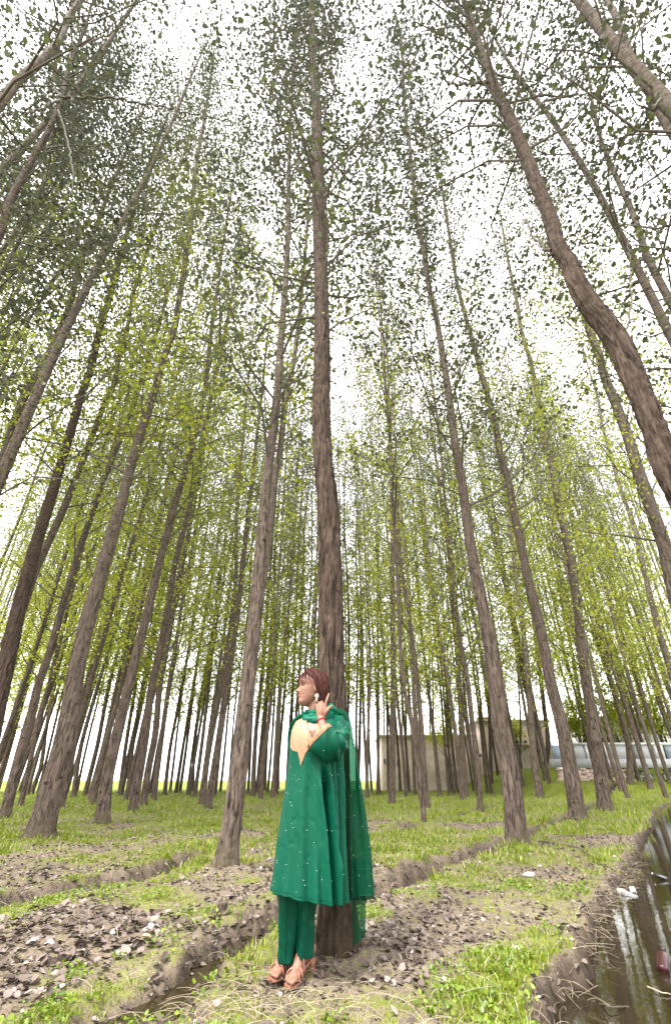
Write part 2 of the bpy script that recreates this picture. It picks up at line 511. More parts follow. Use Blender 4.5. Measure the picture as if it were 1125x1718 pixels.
def trunk_mesh(axis, rad, segs, relief, seed, flare=0.30, flare_h=0.13):
    """axis (N,3) local, rad (N,)"""
    th = np.linspace(0, 2 * PI, segs, endpoint=False)
    z = axis[:, 2]
    s = np.concatenate([[0], np.cumsum(np.linalg.norm(np.diff(axis, axis=0), axis=1))])
    lob = 0.55 + 0.9 * vnoise(np.cos(th) * 2.2 + seed, np.sin(th) * 2.2, None, seed)
    r = rad[:, None] * (1 + flare * np.exp(-np.maximum(z, 0)[:, None] / flare_h) * lob[None, :])
    circ = rad.mean() * 2 * PI
    TH, S = np.meshgrid(th, s)
    X, Y = np.cos(TH) * circ / (2 * PI), np.sin(TH) * circ / (2 * PI)
    bump = vnoise(X * 9, Y * 9, S * 1.6, seed + 3) - 0.5
    r = r * (1 + 0.07 * bump)
    if relief > 0:
        ridg = np.abs(vnoise(X * 42, Y * 42, S * 7.0 + 2 * bump, seed + 5) - 0.5) * 2
        ridg2 = vnoise(X * 80, Y * 80, S * 22.0, seed + 6)
        r = r + relief * (np.minimum(ridg * 2.2, 1) - 0.7 + 0.35 * (ridg2 - 0.5)) * np.clip(1.15 - z / 14, 0.25, 1)[:, None]
    v = np.stack([axis[:, 0][:, None] + r * np.cos(TH), axis[:, 1][:, None] + r * np.sin(TH), np.broadcast_to(z[:, None], r.shape)], -1)
    return np_mesh('trunk', v.reshape(-1, 3), [grid_faces(len(axis), segs, True)])
def crown_arrays(axis, H, zc, rng, nbr, per, lsize, hi, spread=1.0, twigmb=None, sides=3):
    zs = axis[:, 2]
    leaves = []
    ga = rng.uniform(0, 6.28)
    for i in range(nbr):
        f = (i + rng.uniform(0, 1)) / nbr
        z0 = zc + (H - 0.6 - zc) * f ** 0.92
        az = ga + i * 2.39996 + rng.normal() * 0.4
        L = (3.3 * (1 - 0.62 * f ** 1.3) * rng.uniform(0.55, 1.25)) * spread
        el = math.radians(rng.uniform(22, 50) + 18 * f)
        p0 = np.array([np.interp(z0, zs, axis[:, 0]), np.interp(z0, zs, axis[:, 1]), z0])
        dh = np.array([math.cos(az), math.sin(az), 0])
        t = np.linspace(0, 1, 5)
        pts = p0 + np.outer(t * L * math.cos(el), dh)
        pts[:, 2] += L * math.sin(el) * (t + 0.25 * t * t)
        pts[1:-1] += rng.normal(size=(3, 3)) * 0.05 * L
        if twigmb is not None:
            twigmb.tube(pts, np.linspace(0.006 + 0.006 * L * (1 - f * .6), 0.002, 5), sides, False)
        m = max(3, int(per * (L / 1.7) * rng.uniform(0.6, 1.35)))
        u = rng.uniform(0.04, 1.10, m) ** 0.64
        q = np.stack([np.interp(u, t, pts[:, k]) for k in range(3)], -1)
        q += rng.normal(size=(m, 3)) * (0.12 + 0.26 * u[:, None]) * np.array([1, 1, 0.9])
        leaves.append(q)
    q = np.concatenate(leaves)
    return leaf_mesh_arrays(q, lsize * rng.uniform(0.6, 1.3, len(q)), rng, 0.40, hi, 0.3, 0.25)
def add_tree(loc, axis, rad, H, zc, seed, label, group, near=0, cat='tree', leaf=None, nbr=60, per=42, lsize=0.10, spread=1.0, base_child=None):
    """near 2: bark relief and full leaves, 1: own mesh, 0: plain"""
    rng = np.random.default_rng(seed)
    root = empty('poplar_tree', loc, label, cat, group)
    tm = trunk_mesh(axis, rad, {2: 84, 1: 28, 0: 14}[near], {2: 0.011 if loc[1] > 5 else 0.020, 1: 0.006, 0: 0}[near], seed)
    link('trunk', tm, M_BARKD if 'dark' in label or 'crooked poplar' in label else M_BARK, root)
    tw = MB()
    v, f = crown_arrays(axis, H, zc, rng, nbr, per, lsize, near == 2 or (near == 1 and loc[1] < 14), spread, tw, 4 if near else 3)
    crown = link('crown', np_mesh('crown', v, f, False), leaf or M_LEAF, root); crown['kind'] = 'stuff'
    if tw.n:
        br = link('branches', tw.mesh('branches'), M_TWIG, root); br['kind'] = 'stuff'
    return root
def resample(pts, near):
    """axis points sorted by z -> dense axis"""
    pts = sorted(pts, key=lambda p: p[2])
    H = pts[-1][2]
    if near == 2:
        zz = np.concatenate([np.arange(-0.12, 0.6, 0.02), np.arange(0.6, 8, 0.035), np.arange(8, H, 0.15)])
    elif near == 1:
        zz = np.concatenate([np.arange(-0.12, 0.6, 0.05), np.arange(0.6, H, 0.16)])
    else:
        zz = np.concatenate([np.arange(-0.12, 0.6, 0.12), np.linspace(0.6, H, 36)])
    # smooth interpolation in z: cubic Hermite on the samples
    z = np.array([p[2] for p in pts]); xy = np.array([(p[0], p[1]) for p in pts])
    m = np.gradient(xy, z, axis=0)
    i = np.clip(np.searchsorted(z, zz) - 1, 0, len(z) - 2)
    hstep = (z[i + 1] - z[i])
    t = np.clip((zz - z[i]) / hstep, 0, 1)[:, None]
    hs_ = hstep[:, None]
    out = (2*t**3-3*t**2+1)*xy[i] + (t**3-2*t**2+t)*hs_*m[i] + (-2*t**3+3*t**2)*xy[i+1] + (t**3-t**2)*hs_*m[i+1]
    return np.concatenate([out, zz[:, None]], 1)

TREES = []   # traced trees: pts bottom to top (photo pixels), width (w, at row), label
def T(pts, w, label, near=1, Y=None, group=None, H=None, zc=None, ws=None, **kw):
    TREES.append(dict(pts=pts, w=w, label=label, near=near, Y=Y, group=group, H=H, zc=zc, ws=ws, kw=kw))
FR = 'poplar trees of the nearest rows'
T([(568,1612),(560,1300),(557,1127),(552,900),(550,850),(541,760),(539,700),(540,600),(539,500),(536,400),(533,300),(532,200),(525,100),(522,0)], (46,1127),
  'straight dark poplar that the woman in green leans her back against', 2, ws=[(1612,66),(1500,58),(1300,49),(1127,45),(900,38),(700,31),(500,25),(300,21),(100,12),(0,10)], group=FR, zc=6.0)
T([(378,1462),(390,1370),(405,1250),(420,1100),(430,1000),(439,900),(448,800),(461,700),(467,640),(469,600),(477,500),(483,400),(484,300),(487,200),(494,100)], (37,1250),
  'grey poplar just left of the woman, nearest trunk on her left side', 2, ws=[(1462,46),(1250,36),(1100,28),(1000,27),(900,25),(700,19),(500,13),(300,9),(100,6)], group=FR, zc=6.0)
T([(392,1400),(410,1250),(432,1050),(453,900),(463,800),(471,750),(476,700),(484,650),(493,600),(505,500),(513,420)], (15,800),
  'poplar half hidden right behind the grey trunk just left of the woman', 1, group=FR)
T([(64,1412),(85,1330),(108,1250),(133,1100),(159,1000),(188,900),(202,850),(215,800),(229,750),(245,700),(261,650),(275,600),(293,550),(301,500),(309,450),(318,400),(326,300),(343,200),(358,100)], (46,1250),
  'thick poplar with flared foot at the far left, long crown leaning right', 2, ws=[(1412,52),(1250,45),(1100,32),(1000,31),(900,25),(800,19),(700,17),(500,12),(300,8),(100,5)], group=FR)
T([(-52,1400),(14,1100),(37,1000),(65,900),(81,850),(96,800),(111,750),(126,700),(141,650),(149,630),(157,600),(168,550),(184,500),(197,450),(211,400),(225,350),(241,300),(259,250)], (31,1000),
  'poplar rising from the left edge with a forked top and dark knots', 2, ws=[(1400,46),(1000,28),(800,19),(650,15),(500,12),(350,8),(250,6)], group=FR)
T([(-230,1405),(3,750),(20,700),(34,665),(75,600),(93,565),(110,530),(120,500),(133,450),(150,400),(162,370),(172,340),(182,310),(200,270)], (17,650),
  'poplar cutting the left edge halfway up, beside the knotty forked one', 1, group=FR)
T([(-96,1390),(55,990),(65,960),(85,915),(107,865),(134,793),(149,749),(164,709),(174,679),(192,640),(199,600),(214,550),(224,500),(239,455)], (15,850),
  'slender poplar crossing behind the knotty forked poplar at the left', 1, group=FR)
T([(6,1376),(26,1300),(48,1225),(68,1145),(87,1094),(100,1050),(110,1014),(127,965),(139,920),(159,865),(172,825)], (20,1225), 'leaning poplar whose foot touches the left edge of the photo', 1, group=FR)
SEC = 'poplar trees of the middle rows'
T([(101,1359),(112,1314),(129,1232),(149,1161),(180,1060)], (13,1232), 'thin poplar in the gap right of the thick far-left one', 1, group=SEC)
T([(170,1385),(179,1307),(194,1236),(214,1150),(226,1099),(244,1029),(261,959),(279,895),(294,840),(309,798),(323,749),(338,689),(346,644),(351,589),(358,519),(363,485),(371,425)], (27,1300),
  'sturdy poplar second in from the thick far-left one, small flared foot', 2, ws=[(1385,30),(1300,25),(1100,19),(895,15),(700,11),(500,8)], group=FR)
T([(222,1365),(229,1325),(244,1243),(257,1150),(269,1099),(284,1019),(294,949),(314,865)], (19,1250), 'left trunk of the close pair midway between left edge and woman', 1, group=SEC)
T([(240,1355),(248,1300),(261,1236),(270,1150),(279,1099),(299,989),(324,850)], (15,1236), 'right trunk of the close pair midway between left edge and woman', 1, group=SEC)
T([(338,1352),(347,1273),(366,1170),(378,1100),(393,1000),(398,840)], (14,1250), 'left of two touching poplars just left of the grey trunk by the woman', 1, group=SEC)
T([(348,1361),(358,1299),(370,1225),(382,1140),(391,1090),(403,999),(413,900)], (16,1250), 'right of two touching poplars just left of the grey trunk by the woman', 1, group=SEC)
FL = 'slim far poplars left of the woman'
FLL = 'slim brown poplar trunk in the back rows left of the woman'
for pts, wv in [
    ([(34,1353),(56,1250),(84,1130),(130,950)], 12), ([(52,1333),(67,1292),(77,1225),(105,1100)], 10), ([(123,1340),(132,1273),(158,1169),(190,1060)], 11),
    ([(142,1336),(164,1254),(183,1157),(210,1050)], 11), ([(155,1351),(170,1277),(196,1172),(225,1060)], 13), ([(201,1333),(209,1262),(224,1172),(245,1050)], 10),
    ([(213,1333),(224,1254),(240,1150)], 8), ([(257,1344),(265,1288),(278,1195),(300,1060)], 13), ([(276,1335),(285,1258),(298,1187),(320,1060)], 9),
    ([(295,1331),(310,1232),(321,1170),(343,1034),(358,949)], 8), ([(323,1329),(328,1240),(343,1150),(365,1000)], 7), ([(424,1337),(428,1240),(440,1130),(450,1000)], 12),
    ([(437,1342),(441,1270),(447,1235),(458,1120),(465,1000)], 11), ([(444,1327),(449,1230),(462,1100)], 7), ([(466,1324),(468,1230),(474,1100),(482,980)], 7),
    ([(486,1330),(488,1230),(496,1050)], 9), ([(10,1335),(35,1240),(75,1120)], 9), ([(-30,1350),(10,1230),(50,1110)], 13), ([(-10,1332),(25,1220),(60,1110)], 10)]:
    T(pts, (wv, 1240), FLL, 0, group=FL)
# right of the woman
T([(868,1425),(854,1290),(841,1227),(829,1126),(814,1041),(796,956),(783,875),(773,800),(763,747),(753,666),(741,591),(731,531),(718,475),(711,425),(698,362),(692,301),(686,236),(678,181),(675,100),(670,40)], (36,1227),
  'big poplar on the mound right of the ditch, nearest right of the woman', 2, ws=[(1425,46),(1227,36),(1041,27),(875,20),(750,17),(590,13),(427,10),(236,7),(40,5)], group=FR, zc=6.5)
T([(971,1381),(959,1304),(943,1215),(927,1150),(906,1041),(889,976),(874,905),(861,850),(851,800),(841,772),(829,706),(811,646),(796,586),(781,526),(768,475),(758,420),(746,352)], (27,1222),
  'tall poplar between ditch and canal, second trunk right of the mound tree', 2, ws=[(1381,36),(1222,26),(1041,20),(850,15),(706,12),(526,9),(352,6)], group=FR)
T([(1015,1360),(1001,1267),(987,1178),(974,1101),(962,1001),(949,920),(934,845),(927,800),(919,762),(904,681),(889,616),(874,566),(864,500),(856,460),(846,410),(834,346)], (24,1227),
  'smooth tall poplar with flared foot in front of the white panel wall', 2, ws=[(1360,30),(1227,23),(1001,17),(845,13),(681,10),(460,7)], group=FR)
T([(1062,1337),(1055,1257),(1034,1178),(1012,1101),(999,1036),(982,976),(965,900)], (14,1210), 'slim poplar forking low in front of the white wall near the canal', 1, group=SEC)
T([(1120,1327),(1095,1220),(1076,1159),(1067,1121),(1047,1051),(1027,966),(1005,880)], (15,1220), 'poplar by the parked motorbike at the right edge', 1, group=SEC)
T([(1178,1345),(1125,1121),(1107,1066),(1092,1011),(1077,951),(1062,885),(1045,830),(1035,800),(1030,777),(1012,721),(1002,671),(984,611),(972,561),(957,521),(945,470)], (19,1000),
  'poplar that leaves the right edge below the crooked trunk', 1, group=FR)
T([(1240,1395),(1125,991),(1107,911),(1090,860),(1070,800),(1072,792),(1052,731),(1035,681),(1017,636),(1002,586),(987,551),(970,500)][:4] + [(1071,797),(1052,731),(1035,681),(1017,636),(1002,586),(987,551),(970,500)], (27,860),
  'poplar just left of and below the crooked trunk, leaving the right edge', 2, group=FR)
T([(1125,797),(1117,782),(1097,721),(1077,671),(1057,621),(1037,576),(1012,541),(987,510),(967,475),(952,440),(942,427),(927,382),(917,352),(902,316),(887,276),(871,236),(856,201),(841,171),(821,126),(806,85),(791,40),(781,10)], (50,671),
  'thick crooked poplar bending over the canal in the upper right', 2, Y=3.05, group=FR, zc=8.5, ws=[(797,58),(721,52),(621,50),(541,50),(440,37),(352,31),(236,26),(126,21),(40,15)])
T([(1125,181),(1102,146),(1077,115),(1057,80),(1037,35),(1017,0)], (19,115), 'poplar trunk crossing the top right corner of the photo', 1, Y=3.3, group=FR)
T([(1112,490),(1087,445),(1057,362),(1042,326),(1022,276),(1007,226),(997,171),(982,100),(962,50)], (10,276), 'thin poplar behind the crooked trunk, high at the right', 1, Y=6.5, group=FR)
T([(0,398),(15,339),(35,294),(55,254),(75,219),(100,169),(115,120),(134,80),(149,45),(157,15)], (15,294), 'dark poplar at the upper left throwing long bare side branches', 1, Y=4.6, group=FR)
T([(0,209),(20,179),(35,154),(75,110),(100,75),(115,30)], (19,154), 'pale poplar trunk crossing the top left corner of the photo', 1, Y=3.0, group=FR)
T([(0,480),(50,368),(75,308),(90,280)], (7,338), 'thin poplar between the two dark trunks at the upper left', 0, Y=8.0, group=FR)
T([(780,1338),(776,1290),(773,1212),(768,1121),(763,1026),(753,936),(746,880)], (16,1230), 'stout poplar seen through the gap left of the mound tree', 1, group=SEC)
T([(805,1362),(801,1290),(791,1211),(781,1126),(773,1081),(764,1000),(756,900)], (12,1211), 'slim poplar at the furrow close to the left of the mound tree', 1, group=SEC)
T([(657,1351),(658,1240),(659,1150),(659,1051),(658,900),(655,800),(655,750)], (14,1240), 'upright poplar nearest to the right of the shawl', 1, group=SEC)
T([(711,1386),(707,1332),(698,1271),(688,1206),(676,1150),(672,1100),(668,1000)], (11,1240), 'poplar leaning left at the small furrow, crossing its neighbour', 1, group=SEC)
T([(717,1358),(714,1328),(707,1221),(701,1150),(693,1081),(683,1011),(673,951),(665,850)], (12,1230), 'upright poplar crossed by the trunk that leans left', 1, group=SEC)
T([(905,1340),(897,1290),(889,1200),(880,1100),(868,1000),(855,880)], (15,1230), 'poplar behind and between the mound tree and the tall one', 1, group=SEC)
T([(922,1331),(918,1260),(910,1180),(898,1080),(884,980)], (15,1230), 'poplar just behind the tall one between ditch and canal', 1, group=SEC)
FRR = 'slim far poplars right of the woman'
FRL = 'slim brown poplar trunk in the back rows right of the woman'
for pts, wv in [
    ([(615,1340),(616,1257),(620,1150),(620,1081),(613,951),(610,850)], 8), ([(633,1335),(634,1239),(634,1150),(633,1000)], 7), ([(673,1322),(674,1203),(674,1080)], 5),
    ([(682,1326),(680,1195),(676,1050)], 7), ([(721,1326),(720,1150),(716,1000)], 5), ([(727,1326),(726,1200),(722,1050)], 5), ([(755,1330),(752,1240),(748,1150),(742,1000)], 6),
    ([(762,1321),(757,1240),(754,1150)], 5), ([(878,1330),(873,1230),(866,1100)], 5), ([(826,1330),(822,1250),(815,1120)], 9), ([(600,1330),(603,1240),(605,1100)], 8),
    ([(645,1322),(644,1230),(642,1100)], 5), ([(990,1330),(980,1240),(965,1130)], 12), ([(1108,1318),(1085,1220),(1060,1120)], 8), ([(1090,1318),(1075,1250),(1050,1160)], 7),
    ([(1140,1325),(1118,1220),(1090,1110)], 11), ([(1035,1330),(1022,1250),(1000,1150)], 9)]:
    T(pts, (wv, 1240), FRL, 0, group=FRR)

def build_traced():
    for i, d in enumerate(TREES):
        pts, near = d['pts'], d['near']
        if d['Y'] is None:
            bx, by = G(*pts[0]); Y = by
        else:
            Y = d['Y']; bx = P(*pts[0], Y).x; by = Y
        d['base'] = (bx, by)
        MOUNDS.append((bx, by))
    for i, d in enumerate(TREES):
        bx, by = d['base']; Y = by; pts = d['pts']; near = d['near']
        gz = hgt(bx, by)
        W = [P(a, b, Y) for a, b in pts]
        if d['Y'] is None: W[0].z = gz
        else:
            # bring the trunk down to the ground below the frame
            low = W[0]
            bx = low.x + 0.04 * (low.z) * (1 if low.x > 0 else -1)
            d['base'] = (bx, by); gz = hgt(bx, by)
            W.insert(0, Vector((bx, by, gz)))
            if low.z > 2.5: W.insert(1, Vector(((bx * .45 + low.x * .55), by, gz + low.z * 0.5)))
        loc = Vector((bx, by, gz))
        rng = np.random.default_rng(500 + i)
        H = d['H'] or rng.uniform(42, 47) if d['Y'] is None and by > 5 else 33
        L = [tuple(p - loc) for p in W]
        L = [L[0]] + [p for k, p in enumerate(L[1:]) if p[2] > 0.3 and p[2] < H - 1]
        L.sort(key=lambda p: p[2])
        # drift out of the picture plane so the trunk is not flat
        ph = rng.uniform(0, 6.28)
        def drift(z): return 0.10 * math.sin(z * 0.35 + ph) - 0.10 * math.sin(ph) if d['w'][0] < 30 else 0
        top = L[-1]
        if len(L) > 2:
            k = [p for p in L if p[2] < top[2] - 1.5]
            q = k[-1] if k else L[0]
            slope = (top[0] - q[0]) / (top[2] - q[2] + 1e-6)
        else: slope = 0
        slope = max(-.12, min(.12, slope))
        z = top[2]; x = top[0]
        L2 = list(L)
        while z < H:
            dz = min(2.5, H - z + 1e-3); z += dz; slope *= 0.7
            x += slope * dz + rng.normal() * 0.03
            L2.append((x, top[1], z))
        L2 = [(p[0], p[1] + drift(p[2]), p[2]) for p in L2]
        axis = resample(L2, near)
        wpx, wy = d['w']
        pw = P(pts[0][0], wy, Y)
        r_at = wpx / 2 / scale_at(pw)
        zref = max(pw.z - gz, 0)
        zz = axis[:, 2]
        if d['ws']:
            ks, rs = [], []
            for yy, ww in sorted(d['ws'], key=lambda t: -t[0]):
                xx = np.interp(-yy, [-p[1] for p in pts], [p[0] for p in pts])
                pp = P(xx, yy, Y); ks.append(pp.z - gz); rs.append(ww / 2 / scale_at(pp))
            rad = np.interp(zz, ks + [H], rs + [0.012]) * (0.96 if i == 0 else 0.72 if 'crooked poplar' in d['label'] and d['Y'] else 0.78)
        else:
            prof = lambda z: np.interp(np.clip(z / H, 0, 1), [0, 0.1, 0.35, 0.7, 1.0], [1.0, 0.86, 0.68, 0.40, 0.04])
            rad = r_at / float(prof(zref)) * prof(zz)
            rad = np.minimum(rad * (0.72 if near else 0.63), 0.24 * prof(zz) / prof(0))
        far = math.hypot(bx, by)
        zc = d['zc'] or (rng.uniform(6.5, 9) if by < 16 else rng.uniform(3.2, 5))
        dens = 0.58 if abs(bx / by) > 0.95 else 1.0
        if near == 2: kw = dict(nbr=int(130 * dens), per=55, spread=1.0 if by < 5.5 else 1.22, lsize=0.078 if by < 5.5 else 0.104)
        elif near == 1: kw = dict(nbr=int(100 * dens), per=39, spread=1.0 if by < 5.5 else 1.35, lsize=0.080 if by < 5.5 else 0.118)
        else: kw = dict(nbr=96, per=35, spread=1.45, lsize=0.165)
        d['root'] = add_tree(loc, axis, rad, H, zc, 900 + i, d['label'], d['group'], near, leaf=M_LEAF_SHADE if by < 9.6 else None, **kw)
        if d['label'] in (FLL, FRL): BACK.append((d['root'], pts[0][0]))
        d['loc'] = loc; d['axis'] = axis; d['rad'] = rad

ORD = 'first second third fourth fifth sixth seventh eighth ninth tenth eleventh twelfth thirteenth fourteenth fifteenth sixteenth seventeenth eighteenth nineteenth twentieth'.split()
ORD += ['twenty-' + w_ for w_ in ORD[:9]] + ['thirtieth'] + ['thirty-' + w_ for w_ in ORD[:9]]
BACK = []                # (root, base column in the photo)
MARKS = [(-400, 'left edge'), (64, 'thick far-left trunk'), (170, 'sturdy trunk'), (378, 'grey trunk'), (566, "woman's trunk"), (657, 'shawl-side trunk'), (780, 'stout trunk'), (868, 'mound trunk'), (971, 'ditch trunk'), (1062, 'forked trunk'), (1700, 'right edge')]
def label_back():
    for (a, na), (b_, nb_) in zip(MARKS[:-1], MARKS[1:]):
        zone = sorted([(px, r_) for r_, px in BACK if a <= px < b_], key=lambda t: t[0])
        for i, (px, r_) in enumerate(zone):
            r_['label'] = f"{ORD[i]} slim back poplar from left, between {na} and {nb_}"
def build_fillers():
    """the rest of the plantation: five tree shapes copied on a jittered planting grid"""
    protos = []
    for k in range(10):
        rng = np.random.default_rng(70 + k)
        H = rng.uniform(40, 45)
        zz = np.concatenate([np.arange(-0.12, 0.6, 0.12), np.linspace(0.6, H, 38)])
        ax = rng.normal() * 0.02 * zz + 0.12 * (np.sin(zz * 0.3 + k) - math.sin(k))
        ay = rng.normal() * 0.02 * zz + 0.12 * (np.cos(zz * 0.27 + k) - math.cos(k))
        axis = np.stack([ax, ay, zz], -1)
        r0 = rng.uniform(0.105, 0.15)
        rad = r0 * np.interp(zz / H, [0, 0.1, 0.35, 0.7, 1.0], [1.0, 0.86, 0.68, 0.40, 0.04])
        tm = trunk_mesh(axis, rad, 14, 0, k); tm.materials.append(M_BARK)
        tw = MB()
        nearset = k >= 6
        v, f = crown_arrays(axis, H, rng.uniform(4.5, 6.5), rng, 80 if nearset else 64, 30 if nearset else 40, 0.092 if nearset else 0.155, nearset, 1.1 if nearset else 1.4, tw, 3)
        cm = np_mesh('crown', v, f, False); cm.materials.append(M_LEAF_SHADE if nearset else M_LEAF)
        bm_ = tw.mesh('branches'); bm_.materials.append(M_TWIG)
        protos.append((tm, cm, bm_))
    bases = np.array([d['base'] for d in TREES])
    spots = []
    rr = np.random.default_rng(5)
    for iy in range(0, 18):
        for ix in range(-22, 23):
            y = 2.2 + iy * 3.0 + rr.normal() * 0.3
            x = ix * 2.5 + (iy % 2) * 1.25 + rr.normal() * 0.25
            t = x / max(y, 0.1)
            inframe = abs(t) < 0.78
            if y < 4: inframe = abs(x) < 5.0
            if abs(x) > 26 and y < 40: continue
            if np.min(np.hypot(bases[:, 0] - x, bases[:, 1] - y)) < 1.5: continue
            if bank_x(y) - 0.35 < x < bank_x(y) + CANAL_W + 0.4: continue
            if inframe and y < 30: continue                     # those in the open are traced above
            if inframe and rr.uniform() < (0.40 if x < 0 else 0.08): continue
            if not inframe and rr.uniform() < (0.68 if x < 0 else 0.72): continue
            if x > bank_x(y) and y > 16 and rr.uniform() < 0.85: continue
            ok = False
            for z_ in (8, 14, 20, 26, 32):
                dep = y * cp + (z_ - CAMZ) * sp
                if dep > 0.5:
                    qx = CX + FPX * x / dep; qy = CY - FPX * ((z_ - CAMZ) * cp - y * sp) / dep
                    m_ = 1.6 * FPX / dep
                    ok |= (-m_ < qx < 1125 + m_) and qy > 0
            if not ok: continue
            spots.append((x, y))
    for k, (x, y) in enumerate(spots):
        tm, cm, bm_ = protos[k % 6] if y > 11 else protos[6 + k % 4]
        inframe = abs(x / y) < 0.78
        if inframe:
            lab, grp = (FLL, FL) if x < 0 else (FRL, FRR)
        else:
            lab, grp = ('poplar crown rising in from beyond the left edge', 'poplars standing beyond the left edge') if x < 0 else ('poplar crown rising in from beyond the right edge', 'poplars standing beyond the right edge')
        root = empty('poplar_tree', (x, y, hgt(x, y)), lab, 'tree', grp, rz=rr.uniform(0, 6.28))
        if inframe: BACK.append((root, CX + FPX * x / (y * cp - CAMZ * sp)))
        s = rr.uniform(0.92, 1.06); root.scale = (s, s, s)
        link('trunk', tm, None, root)
        link('crown', cm, None, root)['kind'] = 'stuff'
        link('branches', bm_, None, root)['kind'] = 'stuff'
    return len(spots)

def build_ground():
    a0 = math.radians(50)
    th = np.concatenate([np.linspace(-a0, a0, 520), np.linspace(a0, 2 * PI - a0, 90)[1:-1]])
    r = np.concatenate([np.geomspace(0.35, 62, 470), np.geomspace(66, 2500, 26)])
    TH, RR = np.meshgrid(th, r)
    X, Y = RR * np.sin(TH), RR * np.cos(TH)
    h, mud, edge = ground_parts(X.ravel(), Y.ravel())
    g = greenness(X.ravel(), Y.ravel(), mud, edge)
    far = RR.ravel()
    h = h * np.where(far > 90, 0.2, 1)
    v = np.stack([X.ravel(), Y.ravel(), h], -1)
    n = len(th)
    faces = grid_faces(len(r), n, True)
    v = np.concatenate([v, [[0, 0, 0.0]]])
    k = np.arange(n)
    cap = np.stack([np.full(n, len(v) - 1), (k + 1) % n, k], -1)
    me = np_mesh('ground', v, [faces[:, ::-1], cap[:, ::-1]])
    for nm, arr in (('green', g), ('mud', mud)):
        at = me.attributes.new(nm, 'FLOAT', 'POINT')
        at.data.foreach_set('value', np.concatenate([arr, [0]]).astype(np.float32))
    o = link('ground', me, M_GROUND)
    return tag(o, 'littered plantation floor with grass patches and furrows', None, None, 'structure')

def build_water():
    ys = np.concatenate([np.arange(-10, 30, 0.5), np.arange(30, 40, 1.0)])
    L = np.stack([bank_x(ys) - 0.25, ys, np.full_like(ys, WATER_Z)], -1)
    Rr = L + np.array([CANAL_W + 0.5, 0, 0])
    v = np.stack([L, Rr], 1).reshape(-1, 3)
    o = link('canal_water', np_mesh('canal_water', v, [grid_faces(len(ys), 2, False)]), M_WATER)
    tag(o, 'still brown canal water reflecting trunks and sky', None, None, 'structure')
    ln = spline(DITCHES[0][0], 40)
    t = np.gradient(ln, axis=0); t /= np.linalg.norm(t, axis=1)[:, None]
    nn = np.stack([-t[:, 1], t[:, 0]], -1) * 0.42
    v = np.stack([np.c_[ln + nn, np.full(40, -0.070)], np.c_[ln - nn, np.full(40, -0.070)]], 1).reshape(-1, 3)
    o = link('ditch_water', np_mesh('ditch_water', v, [grid_faces(40, 2, False)]), M_DITCHW)
    tag(o, 'olive puddle water standing in the ditch', None, None, 'structure')

